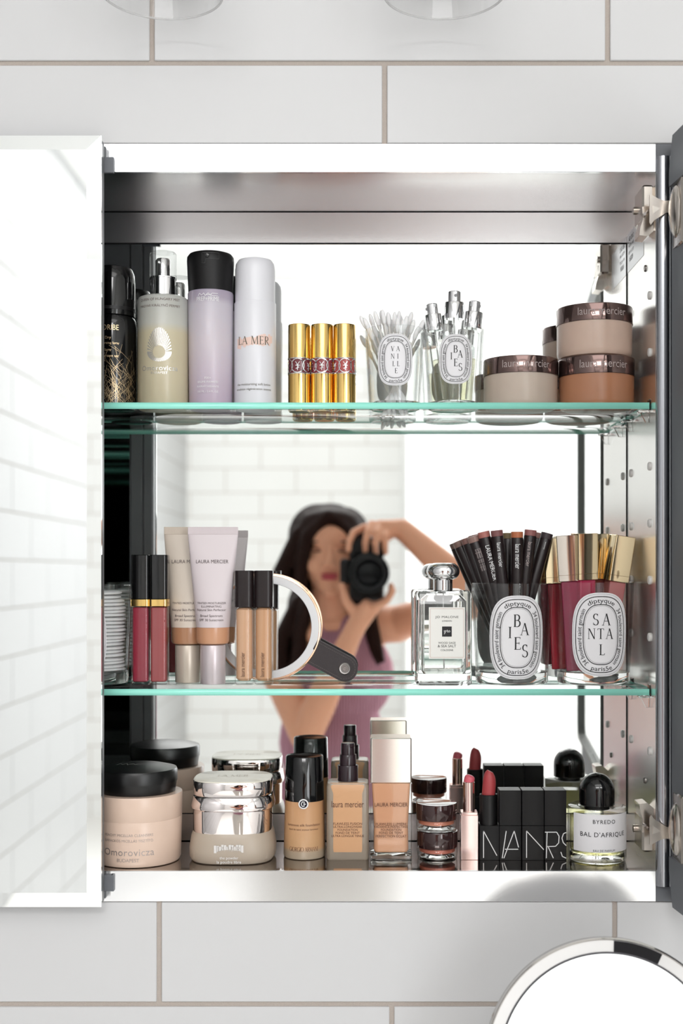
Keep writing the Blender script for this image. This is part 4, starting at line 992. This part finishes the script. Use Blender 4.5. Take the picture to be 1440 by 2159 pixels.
for i, (s_, w_) in enumerate((('FLAWLESS LUMIÈRE', 64), ('RADIANCE-PERFECTING', 70), ('FOUNDATION', 42), ('FOND DE TEINT', 50), ('PERFECTION ÉCLAT', 64))): letter(m, s_, f, w=w_*k, cy=fz(1736+i*6.4))
part(m, 'lettering', brown_ink, t)
# little stacked pots
d = 1.309; k = K(d); r = 42.5*k
for i, (za, pxc, lab, col) in enumerate(((0, 922, 'small clear pot with a glossy brown lid, lower of the two stacked pots', (196, 112, 92)), (.0292, 920, 'small clear pot with a glossy brown lid, stacked on the other pot', (206, 130, 104)))):
    t = thing('cream_pot', lab, 'cream pot', (X(pxc, d), d-1.25, zF+za), 0, 'small stacked pots')
    part(M().lathe([(r*.86, 0), (r*.97, .001), (r, .004), (r, .0095), (r*.92, .012)], 48), 'pot', thin, t)
    part(M().lathe([(r*.82, .0068), (r*.88, .0075), (r*.88, .0115), (.0001, .0115)], 40), 'cream', mat('pot_cream%d' % i, col, .3, .3), t)
    part(M().lathe([(r*.7, .0005), (r*.9, .002), (r*.6, .0055), (.0001, .006)], 40), 'glass_base', glass, t)
    part(M().lathe([(r, .012), (r*1.01, .0125), (r*1.01, .0275), (r*.99, .0288), (r*.93, .029), (.0001, .0288)], 56), 'lid', mat('oxblood_lid', (56, 34, 34), .08, .2, coat=.5), t)
# pink lipstick
d = 1.306; k = K(d); fz = lambda py: Z(py, 1.297)-zF
t = thing('lipstick', 'open lipstick in a pale pink metallic case with a bright pink bullet', 'lipstick', (X(988.5, d), d-1.25, zF))
hw = 18.5*k
part(M().rbox(hw, hw, .0008, 0, fz(1719), .0004, k=3).rbox(hw*.95, hw*.95, .0008, fz(1719), fz(1713), .0004, k=3), 'case', mat('pale_pink_metal', (.95, .74, .70, 1), .2, .9), t)
part(M().lathe([(12.5*k, fz(1713)), (12.5*k, fz(1652)), (11.3*k, fz(1651))], 32, cap1=True), 'sleeve', pink_metal, t)
def bullet(m, r, z0, z1, slope, n=28):
    rings = []
    for i in range(9):
        u = i/8; q_ = math.sqrt(max(0, 1-(u*.95)**4.2))
        ring = []
        for j in range(n):
            a = 2*pi*j/n; ring.append((r*q_*cos(a)+r*.25*u, r*q_*sin(a), z0+(z1-z0)*u-(slope*r*u*(q_*-cos(a)*-1)) * .5))
        rings.append(ring)
    rings.insert(0, [(r*cos(2*pi*j/n), r*sin(2*pi*j/n), z0-.008) for j in range(n)])
    m.loft(rings); return m
part(bullet(M(), 11.2*k, fz(1651), fz(1637), .6), 'bullet', mat('pink_bullet', (214, 96, 110), .35), t)
# slim black lipsticks
hw = 22.8*k
nars = {'N': [[(-.62, -.9), (-.62, .9), (.75, -.75)]],
 'slashA': [[(-.75, -.92), (-.38, .9)], [(-.6, -.92), (.35, .9), (.75, -.2)], [(-.5, -.32), (.72, -.32)]],
 'N2': [[(-.6, -.9), (-.6, .9), (.98, -.35)]],
 'RS': [[(-.85, -.92), (-.78, .82)], [(-.98, .82), (.1, .82), (.32, .55), (.28, .1), (.0, -.12), (-.8, -.15)], [(-.72, -.1), (-.2, -.92)], [(.98, .80), (.72, .72), (.58, .42), (.70, .12), (.98, -.08)], [(.48, -.5), (.62, -.8), (.98, -.92)]]}
labs = ['open black lipstick with a muted red bullet beside the pink case', 'closed square black lipstick next to the open one', 'closed square black lipstick in the middle of the closed row', 'closed square black lipstick nearest the black domed perfume']
base_z = Z(1741, 1.296)-zF
for i, (px, key) in enumerate(((1030, 'N'), (1073.5, 'slashA'), (1121, 'N2'), (1168, 'RS'))):
    w_ = 20.4*k if i == 0 else hw
    t = thing('lipstick', labs[i], 'lipstick', (X(px, d), d-1.25, zF), 0, 'black square lipsticks')
    part(M().rbox(w_, hw*.95, .0006, 0, base_z, .0003, k=2), 'case', matte_black, t)
    m = M(); z0, z1 = fz(1811), fz(1748); lines(m, [[(a*w_, (z0+z1)/2+b*(z1-z0)/2) for a, b in pl] for pl in nars[key]], .0009, flat(-hw*.95-.0003)); part(m, 'lettering', white_ink, t)
    if i == 0:
        part(M().lathe([(19*k, base_z), (19*k, fz(1678)), (18*k, fz(1677)), (16*k, fz(1678.5)), (16*k, fz(1684))], 40, cap1=True), 'sleeve', satin_black, t)
        part(bullet(M(), 14*k, fz(1677), fz(1629), 1.0), 'bullet', mat('red_bullet', (170, 62, 66), .45), t)
    else:
        part(M().rbox(w_, hw*.95, .0006, base_z+.0002, fz(1666), .0004, k=2), 'cap', matte_black, t)
# domed perfume
d = 1.300; k = K(d); fz = lambda py: Z(py, 1.268)-zF
t = thing('perfume_bottle', 'round clear perfume bottle with a black dome cap and white BAL D\'AFRIQUE label', 'perfume bottle', (X(1258.5, d), d-1.25, zF))
r = 61*k; hb = Z(1696, d)-zF
m = M().lathe([(r*.86, 0), (r*.97, .001), (r, .004), (r, hb-.003), (r*.98, hb-.001), (r*.9, hb), (r*.62, hb-.001)], 72)
part(m, 'bottle', thin, t)
part(M().lathe([(r*.8, .0002), (r*.93, .001), (r*.95, .004), (r*.93, .0095), (r*.6, .0115), (.0001, .0118)], 64), 'base', glass, t)
part(M().lathe([(r*.90, .0105), (r*.93, .012), (r*.93, hb*.80), (.0001, hb*.80)], 56), 'liquid', thin_glass('yellow_perfume', (.93, .92, .74), (.74, .72, .48), 1.2), t)
rc = 37*k; zc = hb-.001; hcap = Z(1629, d)-zF-zc
part(M().lathe([(rc*.72, zc-.003), (rc*.72, zc+.002)], 40), 'neck', mat('black_neck', (30, 28, 28), .3), t)
part(M().lathe([(rc, zc+.0015), (rc, zc+hcap-rc)]+[(rc*cos(R(a)), zc+hcap-rc+rc*sin(R(a))) for a in range(10, 90, 8)]+[(.0001, zc+hcap)], 64), 'cap', gloss_black, t)
m = M(); rl = r+.0002; n = 24; z0, z1 = fz(1799), fz(1719); vs = []
for i in range(n+1):
    a = R(-66)+R(132)*i/n; a += .08; vs += [(rl*sin(a), -rl*cos(a), z0), (rl*sin(a), -rl*cos(a), z1)]
m.add(vs, [(2*i, 2*i+2, 2*i+3, 2*i+1) for i in range(n)]); lb = part(m, 'label', paper, t)
m = M(); f = cyl(r, .07, .0005); letter(m, 'BYREDO', f, w=47*k, cy=fz(1734), space=1.15); letter(m, "BAL D'AFRIQUE", f, w=101*k, h=11.5*k, squash=True, cy=fz(1762), space=1.1); letter(m, 'EAU DE PARFUM', f, w=46*k, cy=fz(1795), space=1.1)
part(m, 'lettering', ink, lb)

# ================================================================ lamp above, makeup mirror below
lamp = thing('vanity_light', 'wall vanity light whose clear glass shades dip into the top of the picture', 'wall lamp', (0, 0, 0))
d = 1.1625; rs = .0575; zr = 1.5+.541
M().box(-.40, .30, -.022, .0035, zr+.20, zr+.27, b=.004).obj('back_bar', chrome, lamp)
for px in (341, 937):
    x = X(px, d); T_ = Matrix.Translation((x, d-1.25, zr))
    sh = M().lathe([(rs, 0), (rs, .13), (rs*.8, .155), (.024, .165), (.024, .164), (rs*.78, .153), (rs-.0018, .13), (rs-.0018, 0)], 64, T=T_, closed=True).obj('shade', thin_glass('lamp_glass', (.99, .99, .99), (.88, .89, .89)), lamp)
    M().tube([(x+rs*.99*cos(2*pi*i/64), d-1.25+rs*.99*sin(2*pi*i/64), zr) for i in range(64)], .0011, 8, closed=True).obj('rim', mat('glass_rim', (.93, .93, .93, 1), .08, trans=.7), sh)
    M().lathe([(.026, .163), (.026, .21), (.012, .222), (.0001, .222)], 32, T=T_).tube([(x, d-1.25, zr+.215), (x, -.02, zr+.235)], .007, 12).obj('arm', chrome, lamp)
    M().lathe([(.0001, .05), (.02, .056), (.03, .078), (.029, .095), (.016, .125), (.013, .163)], 32, T=T_).obj('bulb', mat('opal_bulb', (245, 243, 238), .3, sss=.1), lamp)
d = 1.10; k = K(d); cx, cz, ro, ri = X(1287, d), Z(2252, d), 266*k, 233*k
mm = thing('makeup_mirror', 'round tabletop makeup mirror with a white light ring, in the lower right corner', 'mirror', (cx, d-1.25, .86))
zc = cz-.86
Tm = Matrix.Translation((0, 0, zc)) @ Matrix.Rotation(R(80), 4, 'X')
M().lathe([(ro-.001, -.012), (ro, -.010), (ro, .001), (ro-.0014, .0022), (ro-.0022, .0014), (ro-.0022, -.012)], 128, T=Tm, closed=True).obj('rim', mat('rim_nickel', (.80, .77, .74, 1), .12, 1), mm)
M().lathe([(ro-.003, -.011), (ro-.0022, .0006), (ri+.001, .0008), (ri+.0005, -.002), (.0001, -.002), (.0001, -.011)], 128, T=Tm).obj('light_ring', mat('ring_diffuser', (232, 231, 230), .3, coat=.3), mm)
M().lathe([(ri+.0016, .0004), (ri+.0016, .0014), (ri-.0002, .0014), (ri-.0002, .0004)], 128, T=Tm, closed=True).obj('gasket', mat('dark_line', (60, 58, 64), .3), mm)
M().lathe([(ri, -.001), (ri, .0009), (.0001, .0009)], 128, T=Tm).obj('glass', mirror_m, mm)
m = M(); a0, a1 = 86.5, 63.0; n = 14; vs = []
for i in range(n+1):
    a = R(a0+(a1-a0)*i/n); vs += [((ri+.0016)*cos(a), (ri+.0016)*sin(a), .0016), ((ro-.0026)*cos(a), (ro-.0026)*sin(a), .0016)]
m.add(vs, [(2*i, 2*i+1, 2*i+3, 2*i+2)[::-1] for i in range(n)], 0, Tm); m.obj('dark_reflection', mat('dark_reflection_black', (20, 19, 23), .5, spec=.2), mm)  # reflection of something dark on the ring, put in as a black segment
M().lathe([(.075, .0), (.078, .004), (.074, .009), (.012, .014), (.009, .03), (.009, zc-ro+.004)], 48).obj('stand', chrome, mm)
vt = thing('vanity_counter', 'white vanity counter under the cabinet, below the picture', 'counter', (0, 0, 0))
M().box(-.9, .9, -.55, -.002, .82, .859, b=.004).obj('countertop', paint_m, vt)
M().box(-.88, .88, -.53, -.004, .0, .819, b=.003).obj('base_unit', paint_m, vt)

# ================================================================ the photographer, seen in the back mirror
def voxel(m, name, mm, parent, size=.004, smooth=8, label=None):
    me = m.mesh('tmp', mm, None); o = link('tmp', me)
    r_ = o.modifiers.new('r', 'REMESH'); r_.mode = 'VOXEL'; r_.voxel_size = size; r_.use_smooth_shade = True
    s_ = o.modifiers.new('s', 'SMOOTH'); s_.iterations = smooth; s_.factor = .5
    dg = bpy.context.evaluated_depsgraph_get(); dg.update()
    me2 = bpy.data.meshes.new_from_object(o.evaluated_get(dg)); bpy.data.objects.remove(o); bpy.data.meshes.remove(me)
    me2.name = name; me2.materials.clear(); me2.materials.append(mm)
    return link(name, me2, parent, label)
PX_, PY_ = -.085, -1.53
person = thing('person', 'person with long dark hair and ribbed mauve tank top, photographing the mirror with both hands', 'person', (0, 0, 0))
skin = mat('skin', (238, 174, 140), .5, sss=.15)
b = M()
hc = Vector((-.088, -1.500, 1.545))
b.ell(hc+Vector((0, -.015, .028)), (.074, .088, .080)); b.ell(hc+Vector((0, .018, -.020)), (.062, .066, .078))
b.ell(hc+Vector((0, .040, -.068)), (.036, .036, .034)); b.ell(hc+Vector((0, .066, -.094)), (.017, .014, .013))
b.ell(hc+Vector((-.034, .052, -.030)), (.024, .022, .024)); b.ell(hc+Vector((.034, .052, -.030)), (.024, .022, .024))
b.ell(hc+Vector((0, .064, .036)), (.048, .020, .030))
b.cap(hc+Vector((0, .076, .014)), hc+Vector((0, .094, -.024)), .0075, .0105); b.ell(hc+Vector((-.010, .086, -.029)), (.008, .009, .007)); b.ell(hc+Vector((.010, .086, -.029)), (.008, .009, .007))
for s_ in (-1, 1): b.ell(hc+Vector((s_*.070, -.016, -.008)), (.008, .014, .026))
b.cap(hc+Vector((0, -.02, -.06)), (PX_, PY_-.005, 1.36), .048, .052)
b.cap((PX_-.155, PY_+.01, 1.352), (PX_+.165, PY_+.01, 1.372), .046, .046)
b.cap((PX_, PY_, 1.36), (PX_-.12, PY_, 1.365), .045, .035); b.cap((PX_, PY_, 1.365), (PX_+.13, PY_, 1.38), .045, .035)
b.ell((PX_, PY_, 1.25), (.148, .092, .14)); b.ell((PX_, PY_, 1.08), (.122, .085, .15)); b.ell((PX_, PY_, .92), (.165, .108, .14))
for s_ in (-1, 1):
    b.cap((PX_+s_*.085, PY_, .88), (PX_+s_*.09, PY_+.01, .48), .082, .054); b.cap((PX_+s_*.09, PY_+.01, .48), (PX_+s_*.09, PY_-.01, .08), .052, .034)
    b.cap((PX_+s_*.09, PY_-.02, .045), (PX_+s_*.095, PY_+.13, .028), .036, .027)
# right arm raised over the camera
SR, ER, WR = (PX_+.175, PY_+.02, 1.378), (.255, -1.315, 1.43), (.082, -1.345, 1.598)
b.cap(SR, ER, .044, .036); b.cap(ER, (.19, -1.32, 1.50), .037, .036); b.cap((.19, -1.32, 1.50), WR, .036, .025)
b.cap(WR, (.045, -1.345, 1.600), .024, .020); b.cap(WR, (.030, -1.335, 1.604), .022, .016); b.cap((.07, -1.35, 1.596), (.015, -1.340, 1.600), .020, .015)
for p in (((-.004, -1.340, 1.602), (-.030, -1.330, 1.590), (-.040, -1.312, 1.566), (-.041, -1.303, 1.548)),
          ((.012, -1.332, 1.610), (.002, -1.307, 1.590), (-.003, -1.299, 1.566), (-.003, -1.301, 1.546)),
          ((.031, -1.332, 1.607), (.023, -1.304, 1.588), (.020, -1.297, 1.563), (.021, -1.300, 1.542)),
          ((.048, -1.334, 1.598), (.043, -1.307, 1.580), (.042, -1.301, 1.560), (.043, -1.303, 1.543))):
    for (a, c_), rr_ in zip(zip(p, p[1:]), ((.0098, .0088), (.0088, .0080), (.0080, .0072))): b.cap(a, c_, *rr_, n=12)
for a, c_, r1, r2 in (((.060, -1.365, 1.590), (.040, -1.405, 1.575), .013, .011), ((.040, -1.405, 1.575), (.022, -1.412, 1.560), .011, .009)): b.cap(a, c_, r1, r2, n=12)
# left arm under the lens
SL, EL, WL = (PX_-.17, PY_+.02, 1.345), (-.142, -1.375, 1.118), (-.036, -1.330, 1.352)
b.cap(SL, EL, .045, .038); b.cap(EL, (-.11, -1.36, 1.19), .038, .039); b.cap((-.11, -1.36, 1.19), WL, .039, .0245)
b.cap(WL, (-.008, -1.318, 1.405), .024, .024); b.cap(WL, (.015, -1.312, 1.418), .020, .016); b.cap((-.03, -1.325, 1.375), (.0, -1.300, 1.425), .018, .014)
for i, yy in enumerate((-1.286, -1.304, -1.322, -1.340)):
    q_ = [(.018, yy, 1.420), (.044, yy+.002, 1.432), (.0585, yy+.004, 1.456), (.0555, yy+.006, 1.469-.002*abs(i-1))]
    for (a, c_), rr_ in zip(zip(q_, q_[1:]), ((.0098, .009), (.009, .0082), (.0082, .0072))): b.cap(a, c_, *rr_, n=12)
for a, c_, r1, r2 in (((-.022, -1.318, 1.400), (-.046, -1.305, 1.432), .014, .011), ((-.046, -1.305, 1.432), (-.0555, -1.297, 1.468), .011, .0088)): b.cap(a, c_, r1, r2, n=12)
voxel(b, 'body', skin, person, .0035, 7)
# face details
lp = M(); mc = hc+Vector((0, .079, -.056))
for s_, zz, rz in ((0, .0035, .0042), (0, -.0042, .0052)):
    lp.ell(mc+Vector((0, 0, zz)), (.021, .0085, rz), nu=24, nv=10)
lp.obj('lips', mat('lips', (196, 84, 92), .4), person)
for s_ in (-1, 1):
    e = hc+Vector((s_*.031, .071, .006))
    M().ell(e+Vector((0, -.001, 0)), (.0125, .0075, .0055), nu=18, nv=10).obj('eyelid', mat('eyelid', (176, 118, 92), .5), person)
    M().tube([tuple(e+Vector((x, .0062-abs(x)*.12, -.0028-.001*(1-(x/.013)**2)))) for x in [-.013+.0026*i for i in range(11)]], .0011, 8).obj('eyelashes', mat('lash', (30, 22, 20), .6), person)
    M().tube([tuple(e+Vector((x, .006-abs(x)*.1, .017+.003*(1-(x/.018)**2)))) for x in [-.018+.0036*i for i in range(11)]], [.0008+.0012*sin(pi*i/10) for i in range(11)], 8).obj('eyebrow', mat('brow', (62, 42, 34), .7), person)
# hair
h = M()
h.ell(hc+Vector((-.002, -.028, .034)), (.092, .092, .090)); h.ell(hc+Vector((-.03, -.02, .04)), (.075, .08, .082)); h.ell(hc+Vector((.034, -.012, .042)), (.062, .078, .072))
h.ell(hc+Vector((0, .030, .082)), (.062, .050, .026)); h.ell(hc+Vector((-.045, .030, .055)), (.034, .045, .045)); h.ell(hc+Vector((.048, .030, .055)), (.030, .042, .042))
for a, c_, r1, r2 in (((-.004, .066, .088), (-.052, .070, .040), .016, .017), ((-.052, .070, .040), (-.066, .058, -.02), .017, .018), ((-.066, .058, -.02), (-.076, .045, -.12), .018, .02), ((.006, .064, .088), (.052, .066, .045), .014, .014), ((.052, .066, .045), (.074, .050, -.02), .014, .015), ((.074, .050, -.02), (.084, .030, -.12), .015, .018)):
    h.cap(hc+Vector(a), hc+Vector(c_), r1, r2, n=10)
rng = random.Random(11)
for s_ in (-1, 1):
    for i in range(15):
        u = i/14; x0 = hc.x+s_*(.045+.028*sin(u*pi*.5+.4)); y0 = hc.y+.046-.12*u; out = .118 if s_ < 0 else .100
        p0 = Vector((hc.x+s_*(.022), y0-.012, hc.z+.092-.02*u)); p1 = Vector((hc.x+s_*(.074+.006*u), y0-.004, hc.z+.045))
        p2 = Vector((hc.x+s_*(out-.004*u)+rng.uniform(-.004, .004), y0-.012, hc.z-.05)); p3 = Vector((hc.x+s_*(out-.012+.01*(1-u))+rng.uniform(-.006, .006), y0-.02, hc.z-.16))
        p4 = Vector((hc.x+s_*(.10 if s_ < 0 else .115)+rng.uniform(-.012, .012), min(y0+.0, -1.425), hc.z-.265+rng.uniform(-.01, .012)))
        if u > .5: p4 = Vector((p4.x, PY_-.09, p4.z))
        for a, c_, r1, r2 in ((p0, p1, .014, .014), (p1, p2, .020, .022), (p2, p3, .022, .019), (p3, p4, .019, .008)): h.cap(a, c_, r1, r2, n=10)
for i in range(9):
    x = hc.x-.08+.02*i; h.cap((x, hc.y-.09, hc.z+.02), (x, PY_-.085, hc.z-.26), .022, .012, n=10)
hairm = noise_bump(mat('dark_hair', (40, 20, 14), .55, spec=.15), 60, .7, .004, (14, 14, .6))
voxel(h, 'hair', hairm, person, .0045, 5)
# clothes
tp = M(); 
tp.ell((PX_, PY_+.002, 1.245), (.154, .104, .135)); tp.ell((PX_, PY_+.002, 1.08), (.131, .096, .16)); tp.ell((PX_, PY_, .95), (.165, .112, .09))
tp.ell((PX_-.058, PY_+.056, 1.235), (.058, .052, .058)); tp.ell((PX_+.058, PY_+.056, 1.235), (.058, .052, .058))
tp.cap((PX_-.07, PY_+.035, 1.27), (PX_-.045, PY_+.028, 1.362), .055, .038); tp.cap((PX_+.07, PY_+.035, 1.27), (PX_+.045, PY_+.028, 1.362), .055, .038)
tp.cap((PX_-.09, PY_-.05, 1.27), (PX_-.05, PY_-.03, 1.37), .05, .032); tp.cap((PX_+.09, PY_-.05, 1.27), (PX_+.05, PY_-.03, 1.37), .05, .032)
mauve = mat('mauve_rib_knit', (214, 158, 176), .85, spec=.2)
nt = mauve.node_tree; tc = nt.nodes.new('ShaderNodeTexCoord'); wv = nt.nodes.new('ShaderNodeTexWave'); bp = nt.nodes.new('ShaderNodeBump')
wv.bands_direction = 'X'; wv.inputs['Scale'].default_value = 46; wv.inputs['Distortion'].default_value = .4
bp.inputs['Strength'].default_value = 1; bp.inputs['Distance'].default_value = .006
nt.links.new(tc.outputs['Object'], wv.inputs['Vector']); nt.links.new(wv.outputs['Fac'], bp.inputs['Height']); nt.links.new(bp.outputs[0], nt.nodes['Principled BSDF'].inputs['Normal'])
voxel(tp, 'tank_top', mauve, person, .005, 5)
tr = M().ell((PX_, PY_, .90), (.172, .116, .12))
for s_ in (-1, 1): tr.cap((PX_+s_*.088, PY_, .88), (PX_+s_*.092, PY_+.01, .48), .09, .062); tr.cap((PX_+s_*.092, PY_+.01, .48), (PX_+s_*.092, PY_-.01, .11), .062, .05)
voxel(tr, 'trousers', mat('cream_trousers', (232, 228, 220), .8), person, .007, 3)
# camera held upright
cm = thing('camera', 'black camera held upright in front of the woman, lens towards the mirror', 'camera', (.005, -1.36, 1.43), 0)
lx, lz = .005, 1.4965
def cw(m, name, mm, parent=cm, label=None):
    for i, v in enumerate(m.v): m.v[i] = (v[0]-.005, v[1]+1.36, v[2]-1.43)
    return m.obj(name, mm, parent, label)
cw(M().box(-.040, .040, -1.402, -1.356, 1.432, 1.575, b=.006).box(-.038, .046, -1.358, -1.324, 1.535, 1.578, b=.008).box(-.062, -.038, -1.398, -1.352, 1.47, 1.53, b=.006), 'body', matte_black)
Tc = Matrix.Translation((lx, -1.356, lz)) @ Matrix.Rotation(R(-90), 4, 'X')
ln = cw(M().lathe([(.036, 0), (.038, .02), (.0385, .05), (.044, .062), (.0465, .090), (.0440, .0905), (.041, .066), (.034, .064), (.033, .058), (.0001, .056)], 56, T=Tc), 'lens', satin_black)
cw(M().lathe([(.0392, .026), (.0400, .028), (.0400, .044), (.0392, .046)], 56, T=Tc), 'focus_ring', blackm, cm)
cw(M().lathe([(.0001, .063), (.012, .0625), (.024, .060), (.031, .0575)][::-1], 48, T=Tc), 'front_glass', mat('lens_glass', (6, 6, 9), .05, spec=.25), cm)
